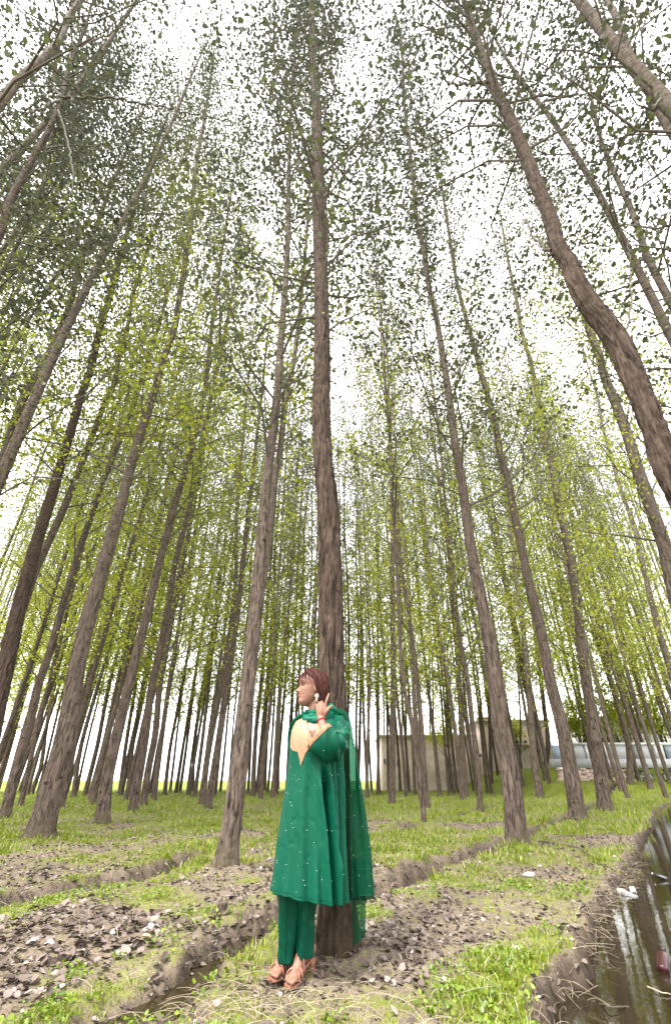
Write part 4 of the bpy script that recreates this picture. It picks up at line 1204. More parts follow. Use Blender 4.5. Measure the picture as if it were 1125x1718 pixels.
def build_person():
    gz = 0.01
    toeL, heelL = G(481, 1659, gz), G(523, 1633, gz)
    toeR, heelR = G(455, 1648, gz), G(492, 1622, gz)
    root = empty('person', ((heelL[0] + heelR[0]) / 2, (heelL[1] + heelR[1]) / 2, gz), 'woman in long green tunic, shawl and nude heeled sandals leaning on the tree', 'person')
    base = root.location.copy()
    def part(name, me, mat, parent=None, label=None, kind=None):
        """meshes are made in world space and shifted to the root"""
        co = np.empty(len(me.vertices) * 3, np.float32); me.vertices.foreach_get('co', co)
        co = co.reshape(-1, 3) - np.array(base[:]); me.vertices.foreach_set('co', co.ravel().astype(np.float32)); me.update()
        o = link(name, me, mat, parent or root)
        if label: o['label'] = label
        if kind: o['kind'] = kind
        return o
    # ---- body, one surface
    mb = MB()
    head_mesh(mb)
    neck0 = np.array(P(531, 1206, 3.62)[:])
    limb(mb, [hp(-.030, 0, .060), hp(-.026, 0, .010), neck0], [.052, .049, .058])
    th = np.linspace(0, 2 * PI, 40, endpoint=False)
    rows = np.linspace(1198, 1262, 20)
    TH, RW = np.meshgrid(th, rows)
    v = kpoint(TH, RW, -0.012 - 0.035 * np.clip((RW - 1228) / 34, 0, 1), False).reshape(-1, 3)
    n = 40; m = len(rows); k = np.arange(n); k2 = (k + 1) % n
    mb.add(np.concatenate([v, [v[:n].mean(0), v[-n:].mean(0)]]), [grid_faces(m, n, True)[:, ::-1], np.stack([np.full(n, m * n), k, k2], -1), np.stack([np.full(n, m * n + 1), (m - 1) * n + k2, (m - 1) * n + k], -1)])
    hip = np.array(P(530, 1395, 3.62)[:]); waist = np.array(P(530, 1325, 3.62)[:])
    limb(mb, [np.array(P(531, 1245, 3.62)[:]), waist, hip], [.085, .095, .115])
    qL = foot(mb, toeL, heelL, gz); qR = foot(mb, toeR, heelR, gz)
    for q, hx, kn, sh_ in ((qL, .06, (514, 1500, 3.62), (512, 1570, 3.64)), (qR, -.06, (485, 1500, 3.64), (483, 1575, 3.67))):
        limb(mb, [hip + np.array([hx - .02, 0, 0]), np.array(P(*kn)[:]), np.array(P(*sh_)[:]), q(.14, 0, .125)], [.070, .042, .036, .030])
    # raised left arm
    sh = np.array(P(570, 1208, 3.60)[:]); el = np.array(P(553, 1262, 3.43)[:]); wr = np.array(P(537.5, 1206, 3.50)[:])
    limb(mb, [sh, sh * .5 + el * .5, el], [.050, .045, .040])
    limb(mb, [el, el * .6 + wr * .4, wr * .8 + el * .2, wr], [.040, .038, .029, .026])
    # far arm, hanging behind the body
    s2, e2, w2 = [np.array(P(*t)[:]) for t in ((502, 1213, 3.66), (512, 1275, 3.70), (520, 1330, 3.68))]
    limb(mb, [s2, e2, w2], [.045, .036, .028])
    limb(mb, [sh, neck0, s2], [.050, .062, .050])
    # hand: back of the hand to the camera, index raised, thumb out, the others curled
    H = lambda x, y, dy=0.0: np.array(P(x, y, 3.50 + dy)[:])
    for a, b_, r in (((545.0, 1184.5, .0), (541.0, 1204), .0135), ((540.6, 1182.0, -.004), (538.5, 1205), .0135), ((536.0, 1182.8, .0), (536.5, 1205), .013), ((531.8, 1185.5, .008), (534.8, 1205), .012)):
        limb(mb, [H(*b_, .004), H((a[0] + b_[0]) / 2, (a[1] + b_[1]) / 2, a[2] - .004), H(*a)], [.017, r * 1.12, r], 10)
    limb(mb, [H(545.0, 1184.5), H(547.6, 1175.5, -.006), H(549.6, 1169.5, .0), H(551.2, 1164.5, .006)], [.0115, .0098, .0088, .0072], 10)
    limb(mb, [H(542.5, 1200, .0), H(548.2, 1192.5, -.006), H(552.6, 1187, -.004), H(556.6, 1184.2, .004)], [.0155, .0125, .0105, .0082], 10)
    for (kx, ky, kd), (mx, my, md), (tx, ty, td) in (((540.6, 1182.0, -.004), (539.4, 1177.6, .018), (539.5, 1184, .040)), ((536.0, 1182.8, 0), (534.6, 1178.6, .022), (535.6, 1185, .044)), ((531.8, 1185.5, .008), (530.2, 1182.0, .026), (532.0, 1187.5, .044))):
        limb(mb, [H(kx, ky, kd), H(mx, my, md), H(tx, ty, td)], [.0112, .0098, .0082], 10)
    body = part('body', remeshed(mb, 0.0034, 3, 'body', M_SKIN), M_SKIN)

    # ---- face details
    mbw, mbe, mbb, mbl = MB(), MB(), MB(), MB()
    FM = np.stack([HF, HL, HU], 1)
    for sgn in (1, -1):
        ball(mbw, hp(.0640, sgn * .0335, .1285), (.0125 * HS,) * 3, None, 16)
        ball(mbe, hp(.0722, sgn * .0365, .1280), (.0060, .0085, .0068), FM, 12)
        arc = [hp(.078 - .0035 * (t ** 2) * 6 - .001, sgn * (.0335 + t * .016), .1325 + .004 * (1 - 4 * (t - .1) ** 2) - .003) for t in np.linspace(-.8, 1.15, 9)]
        mbe.tube(np.array(arc), [.0014, .0022, .0028, .0031, .0032, .0032, .0030, .0024, .0012], 6)
        arc = [hp(.0885 - .010 * max(0, t) ** 2 * 1.6, sgn * (.034 + t * .020), .149 + .005 * (1 - (t - .25) ** 2)) for t in np.linspace(-.9, 1.1, 9)]
        mbb.tube(np.array(arc), [.0015, .0026, .0030, .0030, .0028, .0026, .0022, .0017, .0008], 6)
    part('eyeball', mbw.mesh('eyeball'), M_EYEW, body)
    part('iris', mbe.mesh('iris'), M_EYE, body)
    part('eyebrow', mbb.mesh('eyebrow'), M_HAIR, body)
    for z_, r in ((.0695, .0044), (.0618, .0050)):
        arc = [hp(.0895 - 9.0 * w0 * w0 - (.000 if z_ > .065 else .0005), w0, z_ - 3.0 * w0 * w0 * (1 if z_ > .065 else -1)) for w0 in np.linspace(-.021, .021, 9)]
        mbl.tube(np.array(arc), r * np.array([.3, .65, .9, 1, 1, 1, .9, .65, .3]), 8)
    part('lips', mbl.mesh('lips'), M_LIP, body)

    # ---- hair
    hb = MB()
    r2 = np.random.default_rng(4)
    def skull(phi, psi, off):
        """phi 0 front, + her left; psi 90deg = top"""
        ru, rw, rz = .104 + off, .084 + off, .100 + off
        return np.array([-.004 + ru * math.cos(phi) * math.cos(psi), rw * math.sin(phi) * math.cos(psi), .132 + rz * math.sin(psi)])
    nl = 520
    for i in range(nl):
        layer = r2.uniform(0, 1)
        phi = math.radians(r2.uniform(80, 280))
        side = 1 if phi < PI else -1
        phid = math.degrees(phi) if phi < PI else 360 - math.degrees(phi)
        off = .004 + .012 * layer
        pts = []
        part_u = r2.uniform(-.015, .055)
        for t in np.linspace(0, 1, 9):
            psi = math.radians(88 * (1 - t) ** 1.15)
            ph = phid + 14 * (1 - phid / 180) * t
            p = skull(math.radians(ph) * side, psi, off)
            p[0] += part_u * (1 - t) ** 1.5
            p[1] += side * .004 * (1 - t)
            pts.append(p)
        end = -.030 - .012 * r2.uniform(0, 1) if phid > 100 else -.012
        last = pts[-1]
        tuck = -.042 * np.clip((112 - phid) / 50, 0, 1)
        for t in np.linspace(0, 1, 8)[1:]:
            z_ = last[2] + (end - last[2]) * t
            inn = 1 - .17 * t ** 2 + .05 * math.sin(t * 3)
            pts.append(np.array([last[0] * (1 - .02 * t) + tuck * min(1, t * 2.2), last[1] * inn, z_]))
        q = np.array([hp(*p) for p in pts]); q += r2.normal(size=3) * .0016 + np.cumsum(r2.normal(size=q.shape) * .0006, axis=0)
        m = len(q)
        rad = .0056 * r2.uniform(.5, 1.15) * np.r_[np.full(m - 5, 1.0), [.95, .85, .7, .45, .15]]
        hb.tube(q, rad, 6, True, 0.5)
    # locks swept from the parting over the temple and behind the ear
    for i in range(120):
        side = 1 if i < 86 else -1
        ph0, ph1 = r2.uniform(22, 48), r2.uniform(88, 118); off = .004 + .011 * r2.uniform()
        q = []
        for t in np.linspace(0, 1, 13):
            psi = math.radians(84 - (66 + 24 * (ph1 - 88) / 30) * t ** 1.1)
            p = skull(math.radians(ph0 + (ph1 - ph0) * t ** 1.5) * side, psi, off); p[0] += .03 * (1 - t) ** 2
            q.append(hp(*p))
        hb.tube(np.array(q), .0050 * r2.uniform(.5, 1.15) * np.r_[np.ones(9), .85, .65, .4, .15], 6, True, 0.5)
    # fringe: thin locks swept across the forehead
    for i in range(80):
        phi0 = math.radians(r2.uniform(-62, 60)); off = .003 + .007 * r2.uniform()
        ln = r2.uniform(.62, .96) if abs(phi0) < .45 else r2.uniform(.75, 1.06)
        pts = []
        for t in np.linspace(0, 1, 10):
            psi = math.radians(86 - 86 * ln * t)
            ph = phi0 * (0.35 + .9 * t) + math.radians(8) * t
            p = skull(ph, psi, off); p[0] += .006 * t
            pts.append(hp(*p))
        hb.tube(np.array(pts), .0036 * r2.uniform(.4, 1.1) * np.r_[np.ones(6), .8, .55, .3, .1], 5, True, 0.5)
    # scalp under the locks
    thh = np.linspace(0, 2 * PI, 40, endpoint=False)
    vv = []
    for psi in np.radians(np.linspace(10, 88, 14)):
        for t in thh:
            ph = (t + PI) % (2 * PI) - PI
            lim = math.radians(40) * np.clip((math.radians(70) - abs(ph)) / math.radians(25), 0, 1)
            ps = max(psi, lim + math.radians(8 + 16 * (abs(ph) < math.radians(100))))
            vv.append(hp(*skull(ph, ps, .002)))
    vv = np.array(vv)
    hb.add(np.concatenate([vv, [hp(-.004, 0, .235)]]), [grid_faces(14, 40, True), np.stack([np.full(40, 14 * 40), 13 * 40 + np.arange(40), 13 * 40 + (np.arange(40) + 1) % 40], -1)])
    part('hair', hb.mesh('hair'), M_HAIR, None, None, 'stuff')

    # ---- earring, bracelet
    eb = MB()
    c0 = np.array(P(531.2, 1167.5, 3.505)[:])
    ball(eb, c0, (.0125, .006, .0135), FM, 12)
    for k in range(10):
        a = k / 10 * 2 * PI
        ball(eb, c0 + HF * math.cos(a) * .0135 + HU * math.sin(a) * .0145 + HL * .002, (.0036,) * 3, None, 8)
    ball(eb, c0 - HU * .026, (.010, .007, .008), FM, 10)
    for k in range(5): ball(eb, c0 - HU * .036 + HF * (.005 * k - .010), (.0028,) * 3, None, 8)
    part('earring', eb.mesh('earring'), M_PEARL)
    a = np.linspace(0, 2 * PI, 24)
    ax = (wr - el) / np.linalg.norm(wr - el)
    e1 = np.cross(ax, [0, 1, 0]); e1 /= np.linalg.norm(e1); e2_ = np.cross(ax, e1)
    cb = wr - ax * .012
    ring = cb + .0295 * (np.cos(a)[:, None] * e1 + np.sin(a)[:, None] * e2_)
    rb = MB(); rb.tube(ring, .0030, 6, False); rb.tube(ring + ax * .004 + e1 * .001, .0022, 6, False)
    part('bracelet', rb.mesh('bracelet'), M_RED)

    # ---- tunic
    n = 220; m = 150
    th = np.linspace(0, 2 * PI, n, endpoint=False)
    t = np.linspace(0, 1, m)[:, None]
    RW = 1196.5 + (hem_row(th)[None, :] - 1196.5) * t
    TH = np.broadcast_to(th[None, :], RW.shape)
    v = kpoint(TH, RW)
    f = grid_faces(m, n, True)
    px, py = to_px(v)
    cutm = inpoly(px, py, NECK_V) & (np.sin(TH) > 0)
    cf = cutm.ravel()[f].any(1)
    me = np_mesh('tunic', v.reshape(-1, 3), [f[~cf][:, ::-1]])
    tunic = part('tunic', me, M_SILK); solidify(tunic, 0.004, -1)
    # hem stitch line
    hb = MB()
    for off in (7.0,):
        q = kpoint(th, hem_row(th) - off, .0012)
        hb.tube(np.concatenate([q, q[:1]]), .0011, 4, False)
    part('hem_seam', hb.mesh('hem_seam'), M_PANTS, tunic)
    # gold yoke on the chest
    YOKE = [(509, 1202), (497, 1210), (490, 1224), (487.5, 1240), (486.5, 1254), (492, 1260), (499, 1262.5), (501.5, 1274), (503.5, 1286), (508, 1276), (513, 1264), (521, 1254), (534, 1241), (541, 1228), (537, 1214), (534, 1205)]
    gx, gy = np.meshgrid(np.arange(486, 545, 0.8), np.arange(1200, 1288, 0.8))
    # invert the tunic map on a fine (th,row) grid instead of by pixel
    n2, m2 = 260, 150
    T2, R2 = np.meshgrid(np.linspace(0.02, 2.4, n2), np.linspace(1196, 1290, m2))
    v2 = kpoint(T2, R2, .0035)
    px, py = to_px(kpoint(T2, R2, 0, False))
    ins = inpoly(px, py, YOKE) & ~inpoly(px, py, NECK_V)
    f2 = grid_faces(m2, n2, False)
    f2 = f2[ins.ravel()[f2].all(1)]
    used, inv = np.unique(f2, return_inverse=True)
    yk = part('yoke', np_mesh('yoke', v2.reshape(-1, 3)[used], [inv.reshape(f2.shape)[:, ::-1]]), M_GOLD, tunic)
    solidify(yk, .003, -1)
    # sequins
    sb = MB(); r3 = np.random.default_rng(12)
    for i in range(52):
            rw = r3.uniform(1285, 1515); tt = r3.uniform(0.3, 2.75)
            if rw > hem_row(np.array(tt)) - 6: continue
            c = kpoint(tt, rw, .003)
            rs = r3.uniform(.0012, .0022)
            q = np.array([c + r_ for r_ in np.array([(rs * math.cos(a_), -.001, rs * math.sin(a_)) for a_ in np.linspace(0, 2 * PI, 6, endpoint=False)])])
            sb.add(np.concatenate([q, [c + np.array([0, -.002, 0])]]), [np.stack([np.full(6, 6), (np.arange(6) + 1) % 6, np.arange(6)], -1)])
    part('sequins', sb.mesh('sequins'), M_SEQ, tunic, None, 'stuff')

    # ---- sleeve of the raised arm with gold cuff
    path = spline(np.array([(*P(563, 1201, 3.61), .050), (*P(568, 1215, 3.58), .068), (*P(566, 1238, 3.52), .084), (*P(558, 1252, 3.46), .094), (*P(546, 1245, 3.42), .099), (*P(534, 1231, 3.42), .098)]), 46)
    def sleeve_tube(path, n=72, swell=0.0, amp=1.0, seed=3):
        pts, rad = path[:, :3], path[:, 3] + swell
        v, f = tube_arrays(pts, rad, n, False)
        v = v.reshape(len(path), n, 3)
        ss = np.linspace(0, 1, len(path))[:, None]; aa = np.linspace(0, 2 * PI, n, endpoint=False)[None, :]
        d = amp * (.020 * (.6 - np.abs(np.sin(aa * 1.5 + ss * 5 + .4))) + .016 * (.6 - np.abs(np.sin(aa * 2.5 - ss * 9 + 1))) + .010 * np.sin(aa * 2 + ss * 26) * np.clip(1 - abs(ss - .45) * 2.4, 0, 1) + .012 * (vnoise(np.cos(aa) * 2.4 + ss * 6, np.sin(aa) * 2.4 + ss * 2, ss * 5, seed) - .5))
        d = d * np.clip(ss * 4, 0.2, 1) * np.clip((1.15 - ss) * 3, 0.35, 1)
        nr = v - pts[:, None, :]; nr /= np.linalg.norm(nr, axis=2)[..., None]
        v = v + nr * d[..., None]
        return v, f
    v, f = sleeve_tube(path)
    sl = part('sleeve', np_mesh('sleeve', v.reshape(-1, 3), f), M_SILK); solidify(sl, .004, -1)
    k0 = 41
    v, f = sleeve_tube(path, 72, 0.0025)
    vv = v[k0:]
    ck = part('cuff', np_mesh('cuff', vv.reshape(-1, 3), [grid_faces(len(vv), 72, True)]), M_GOLD, sl); solidify(ck, .007, -1)
    sb = MB()
    for ii in (15, 20, 24, 30, 36):
        for jj in range(0, 72, 17):
            c = v[ii, (jj + ii * 7) % 72]; ball(sb, c, (.0022,) * 3, None, 6)
    part('sequins', sb.mesh('sequins'), M_SEQ, sl, None, 'stuff')

    # ---- trousers
    pr = bpy.data.objects.new('trousers', None)
    def leg(rows, seed, yoff):
        rows = np.array(rows, float)
        rr = np.linspace(rows[0, 0], rows[-1, 0], 60); n = 60
        L_, R_, Y_, b_ = [np.interp(rr, rows[:, 0], rows[:, k]) for k in range(1, 5)]
        th = np.linspace(0, 2 * PI, n, endpoint=False)
        out = []
        for r_, l, q, y, bb in zip(rr, L_, R_, Y_, b_):
            a_, b2 = P(l, r_, y), P(q, r_, y)
            d = .006 * np.sin(th * 4 + r_ * .02 + seed) + .012 * (vnoise(np.cos(th) * 2 + r_ * .05, np.sin(th) * 2 + seed, np.full(n, r_ * .035), seed) - .5)
            d += .010 * np.exp(-((th - PI * .42) / .10) ** 2)
            cx_, hw = (a_.x + b2.x) / 2, (b2.x - a_.x) / 2
            out.append(np.stack([cx_ - (hw + d) * np.cos(th), y - (bb + d) * np.sin(th), np.full(n, a_.z)], -1))
        v = np.array(out)
        # the hem rises towards the back of the foot
        return v, grid_faces(len(rr), n, True)[:, ::-1]
    v1, f1 = leg([(1470, 494, 531, 3.60, .085), (1520, 499, 528, 3.62, .075), (1570, 497, 526, 3.635, .068), (1604, 496, 524, 3.645, .062)], 2, 0)
    v2, f2 = leg([(1470, 462, 505, 3.62, .085), (1520, 466, 506, 3.64, .080), (1570, 467, 501, 3.66, .070), (1613, 467, 496, 3.68, .062)], 5, 0)
    tb = MB(); tb.add(v1.reshape(-1, 3), [f1]); tb.add(v2.reshape(-1, 3), [f2])
    tr = part('trousers', tb.mesh('trousers'), M_PANTS); solidify(tr, .004, -1)

    # ---- sandals
    for q, nm in ((qL, 'L'), (qR, 'R')):
        sb = MB()
        aa = np.linspace(-.02, 1.03, 26)
        zc = np.interp(aa, [0, .15, .35, .55, .72, .85, 1.03], [.082, .080, .068, .042, .020, .011, .011])
        wl = np.interp(aa, [-.02, .05, .2, .45, .75, .9, 1.0, 1.03], [.012, .026, .030, .029, .044, .042, .024, .006])
        wr_ = np.interp(aa, [-.02, .05, .2, .45, .75, .9, 1.0, 1.03], [.012, .026, .030, .032, .044, .036, .016, .004])
        top, bot = [], []
        for a_, z_, l, r_ in zip(aa, zc, wl, wr_):
            for k in np.linspace(-1, 1, 7):
                o_ = (l if k > 0 else r_) * k
                top.append(q(a_, o_, z_)); bot.append(q(a_, o_, z_ - .009))
        top, bot = np.array(top), np.array(bot)
        fg = grid_faces(26, 7, False)
        sb.add(top, [fg]); sb.add(bot, [fg[:, ::-1]])
        for k in (0, 6):
            e = np.concatenate([top[k::7], bot[k::7]]); ff = np.stack([np.arange(25), np.arange(25) + 1, np.arange(25) + 27, np.arange(25) + 26], -1)
            sb.add(e, [ff if k == 6 else ff[:, ::-1]])
        sole = part('sole', sb.mesh('sole'), M_SHOE)
        hb = MB()
        ringt = [(-.01, -.024), (-.01, .024), (.20, .027), (.20, -.027)]; ringb = [(-.03, -.022), (-.03, .022), (.13, .022), (.13, -.022)]
        vv = np.array([q(a_, o_, .074) for a_, o_ in ringt] + [q(a_, o_, -.004) for a_, o_ in ringb])
        hb.add(vv, [np.array([(0, 1, 2, 3), (7, 6, 5, 4), (0, 4, 5, 1), (1, 5, 6, 2), (2, 6, 7, 3), (3, 7, 4, 0)])])
        hm = part('heel', hb.mesh('heel', False), M_SHOE, sole)
        bv = hm.modifiers.new('b', 'BEVEL'); bv.width = .003; bv.segments = 2
        for (a0, a1, hh, w_) in ((.80, .70, .028, .0085), (.66, .80, .050, .007), (.60, .50, .052, .007), (.12, .08, .055, .006)):
            kb = MB()
            u = np.linspace(0, PI, 16)
            zb0 = np.interp((a0 + a1) / 2, [0, .35, .55, .72, .85, 1], [.080, .068, .042, .020, .012, .012])
            hw = np.interp((a0 + a1) / 2, [0, .2, .45, .75, 1], [.036, .037, .040, .047, .04])
            if a0 < .2:      # heel cup strap
                pts = np.array([q(.26 - .30 * math.sin(x), .040 * math.cos(x), .105 + .02 * math.sin(x)) for x in u])
            else:
                ht = np.interp((a0 + a1) / 2, [.5, .6, .75, .85], [.088, .070, .046, .036])
                pts = np.array([q(a0 + (a1 - a0) * x / PI, hw * math.cos(x), zb0 + ht * math.sin(x) ** .8) for x in u])
            kb.tube(pts, w_, 8, True, 0.38)
            part('strap', kb.mesh('strap'), M_SHOE, sole)

    # ---- shawl: round the neck, over the near shoulder, down the back
    sb = MB()
    def cowl(r_, lift, wid, ph, seed):
        a_ = np.linspace(0, 2 * PI, 60)
        c = np.array(P(533, 1200, 3.61)[:])
        pts = c + np.stack([(.105 + r_) * np.cos(a_), -(.088 + r_) * np.sin(a_), lift + .022 * np.cos(a_ + .4) + .010 * np.sin(2 * a_ + ph) - .020 * np.clip(np.sin(a_), 0, 1)], -1)
        rad = wid * (1 + .25 * np.sin(3 * a_ + ph) + .2 * np.sin(7 * a_ + ph * 2))
        v, f = tube_arrays(pts, rad, 18, False, 1.25)
        nz = .008 * (vnoise(v[:, 0] * 45, v[:, 1] * 45, v[:, 2] * 90, seed) - .5)
        sb.add(v + nz[:, None], f)
    cowl(-.010, .020, .024, .3, 1); cowl(.012, -.004, .022, 1.7, 2); cowl(-.020, .036, .016, 3.0, 3)
    shawl = part('shawl', sb.mesh('shawl'), mat_silk('green organza folded', (0.002, 0.078, 0.044), (0.001, 0.045, 0.026)))
    # drape: cross section control points per row (pixel x at depth Y), from behind the tunic round the outer edge and back
    DR = [  # row, [(px, Y)...]
        (1189, [(545, 3.66), (552, 3.55), (562, 3.53), (570, 3.58), (574, 3.68), (566, 3.76)]),
        (1197, [(552, 3.70), (562, 3.56), (574, 3.54), (582, 3.60), (583, 3.70), (572, 3.78)]),
        (1212, [(562, 3.74), (573, 3.65), (583, 3.58), (588, 3.63), (587, 3.72), (575, 3.80)]),
        (1240, [(564, 3.77), (576, 3.72), (586, 3.63), (592, 3.66), (591, 3.74), (578, 3.82)]),
        (1290, [(564, 3.77), (578, 3.74), (589, 3.66), (600, 3.68), (597, 3.76), (582, 3.83)]),
        (1370, [(564, 3.77), (579, 3.75), (592, 3.66), (613, 3.70), (606, 3.78), (586, 3.84)]),
        (1440, [(565, 3.77), (581, 3.76), (595, 3.66), (623, 3.71), (612, 3.79), (590, 3.84)]),
        (1506, [(566, 3.77), (583, 3.77), (598, 3.67), (628, 3.72), (616, 3.80), (592, 3.84)]),
    ]
    rows = np.array([d[0] for d in DR], float)
    ctrl = np.array([[(a_, b_) for a_, b_ in d[1]] for d in DR])
    rr = np.concatenate([np.linspace(1189, 1212, 12)[:-1], np.linspace(1212, 1506, 80)])
    cs = np.stack([np.stack([np.interp(rr, rows, ctrl[:, k, c]) for c in (0, 1)], -1) for k in range(6)], 1)
    nn_ = 90
    v = []
    for i, r_ in enumerate(rr):
        q = spline(cs[i], nn_)
        u = np.linspace(0, 1, nn_)
        k = np.clip((r_ - 1200) / 90, 0, 1)
        wob = k * (2.6 * np.sin(u * 22 + .006 * r_) + 1.6 * np.sin(u * 41 + 1 + r_ * .01)) * np.sin(u * PI) ** .5
        yy = q[:, 1] + k * (.016 * np.sin(u * 30 + 2 + .004 * r_) + .008 * np.sin(u * 55))
        v.append([P(a_ + .5 * w0, r_ + (4 * math.sin(u0 * 9) * (r_ > 1480) * (r_ - 1480) / 26), y0)[:] for a_, w0, y0, u0 in zip(q[:, 0], wob, yy, u)])
    v = np.array(v)
    dr = part('drape', np_mesh('drape', v.reshape(-1, 3), [grid_faces(len(rr), nn_, False)]), M_SHEER, shawl)
    hb = MB()
    hb.tube(v[-1], .0024, 5, False); hb.tube(v[-14], .0010, 5, False)
    part('hem_band', hb.mesh('hem_band'), M_PANTS, shawl)
    sb = MB()
    for i in range(14, len(rr), 7):
        for j in range(6 + (i * 7) % 15, nn_ - 25, 19): ball(sb, v[i + (j * 5) % 6 if i + 6 < len(rr) else i, j] + np.array([0, -.003, 0]), (.0021,) * 3, None, 6)
    part('sequins', sb.mesh('sequins'), M_SEQ, shawl, None, 'stuff')
    # longer tail hanging under the drape
    v = []
    for r_ in np.linspace(1440, 1578, 36):
        k = (r_ - 1440) / 138
        l, q_ = 588 + 5 * k, 614 - 1 * k
        u = np.linspace(0, 1, 40)
        dip = np.interp(u, [0, .3, .7, 1], [10, 2, -3, -14]) * k
        v.append([P(l + (q_ - l) * u0, r_ + d0, 3.76 + .035 * math.sin(u0 * 9 + k) - .03 * u0)[:] for u0, d0 in zip(u, dip)])
    v = np.array(v)
    part('tail', np_mesh('tail', v.reshape(-1, 3), [grid_faces(36, 40, False)]), M_SHEER, shawl)
    tb = MB(); tb.tube(v[-1], .0024, 5, False)
    part('hem_band', tb.mesh('hem_band'), M_PANTS, shawl)
    # strip over the far shoulder
    q = spline(PTS([(516, 1195, 3.56), (503, 1202, 3.55), (493, 1211, 3.56), (487, 1226, 3.575), (485, 1246, 3.585), (484, 1266, 3.59)]), 40)
    v, f = tube_arrays(q, np.interp(np.linspace(0, 1, 40), [0, .3, .7, 1], [.020, .024, .016, .008]), 12, True, 0.6)
    part('far_fold', np_mesh('far_fold', v, f), M_SHEER, shawl)
    return root
PERSON = build_person()
# ------------------------------------------------------------------ houses and wall beyond the plantation
def mat_plaster(name, col, scale=3.0, brick=None):
    b = NB(name)
    co = b.coord()
    n = b.noise(scale, 4, co)
    c = b.mix(b.ramp(n, [(0.3, 0.0), (0.7, 1.0)]), tuple(x * .72 for x in col), col)
    if brick is not None:
        w_ = b.n('ShaderNodeTexBrick'); w_.inputs['Scale'].default_value = 1.0
        w_.inputs['Brick Width'].default_value = 0.45; w_.inputs['Row Height'].default_value = 0.2
        w_.inputs['Mortar Size'].default_value = 0.02
        m = b.n('ShaderNodeMapping'); m.inputs['Rotation'].default_value = (PI / 2, 0, 0); b.l(co, m.inputs[0]); b.l(m.outputs[0], w_.inputs[0])
        c = b.mix(w_.outputs['Fac'], c, brick)
    b.principled(c, 0.85, None, 0.2)
    return b.m
M_PINK = mat_plaster('pink plaster', (0.86, 0.71, 0.64))
M_CREAM = mat_plaster('cream render', (0.84, 0.82, 0.79))
M_YEL = mat_plaster('ochre parapet', (0.52, 0.30, 0.09))
M_WHITE = mat_plaster('white paint', (0.80, 0.80, 0.80))
M_BLOCK = mat_plaster('pale block panel', (0.52, 0.52, 0.54), 6.0, (0.40, 0.40, 0.42))
M_BLUE = mat_plaster('bluish sheet', (0.40, 0.47, 0.58))
M_GLASS = plain('dark window glass', (0.03, 0.032, 0.035), 0.15, 0.5, 0.1)
M_EARTH = plain('orange earth', (0.34, 0.215, 0.14), 0.95, 0.1, 0.4, 1.5, 0.4)
M_STONE = plain('pale stone', (0.33, 0.30, 0.27), 0.9, 0.2, 0.3, 14, 0.3)
M_BRICK = plain('broken brick', (0.42, 0.33, 0.28), 0.95, 0.1, 0.45, 3)
M_RUBBER = plain('black rubber', (0.012, 0.012, 0.013), 0.7, 0.3, 0.2)
M_DARKM = plain('dark metal', (0.03, 0.03, 0.034), 0.35, 0.5, 0.2)
M_CHROME = plain('worn chrome', (0.45, 0.45, 0.46), 0.25, 0.6, 0.1, 30, 0, Metallic=0.9)
M_STICK = plain('weathered stick', (0.085, 0.066, 0.050), 0.9, 0.2, 0.35, 40)
M_BAG = plain('white plastic', (0.42, 0.42, 0.41), 0.35, 0.5, 0.08)
M_DRED = plain('dark red plastic', (0.030, 0.005, 0.006), 0.3, 0.5, 0.15)
M_BLACK = plain('black plastic', (0.014, 0.014, 0.015), 0.35, 0.5, 0.15)

def box_part(name, lo, hi, mat, parent):
    b = MB(); b.box(lo, hi)
    return link(name, b.mesh(name, False), mat, parent)
def house(label, cat, x0, x1, y0, dep, z0, z1, mat, wins, extra=None):
    root = empty('house', ((x0 + x1) / 2, y0 + dep / 2, z0), label, cat)
    ox, oy = (x0 + x1) / 2, y0 + dep / 2
    X0, X1, Yf, Yb, Z1 = x0 - ox, x1 - ox, y0 - oy, y0 + dep - oy, z1 - z0
    box_part('wall', (X0, Yf, -0.5), (X1, Yb, Z1), mat, root)
    r_ = box_part('roof', (X0 - .25, Yf - .25, Z1 + .003), (X1 + .25, Yb + .25, Z1 + .22), M_CREAM, root)
    for (px0, py0, px1, py1) in wins:
        a, b_ = P(px0, py0, y0), P(px1, py1, y0)
        wx0, wx1, wz1, wz0 = a.x - ox, b_.x - ox, a.z - z0, b_.z - z0
        fr = MB()
        t = .07
        for lo, hi in (((wx0, Yf - .06, wz0), (wx0 + t, Yf - .003, wz1)), ((wx1 - t, Yf - .06, wz0), (wx1, Yf - .003, wz1)), ((wx0 + t, Yf - .055, wz1 - t), (wx1 - t, Yf - .003, wz1)), ((wx0 + t, Yf - .055, wz0), (wx1 - t, Yf - .003, wz0 + t))):
            fr.box(lo, hi)
        w_ = link('window', fr.mesh('window', False), M_WHITE, root)
        box_part('pane', (wx0 + t, Yf - .03, wz0 + t), (wx1 - t, Yf - .006, wz1 - t), M_GLASS, w_)
    return root, ox, oy
YH = 60.0
def xz(px, py, Y=YH): p = P(px, py, Y); return p.x, p.z
x0, z1 = xz(640, 1236); x1, _ = xz(786, 1236)
house('long low pale pink house with small dark windows behind the far trunks', 'house', x0, x1, YH, 9, hgt(x0, YH), z1, M_PINK,
      [(664, 1275, 671, 1287), (642, 1272, 647, 1282), (730, 1270, 736, 1278), (757, 1268, 764, 1277), (690, 1268, 697, 1276)])
x0, z1 = xz(796, 1214); x1, _ = xz(905, 1214)
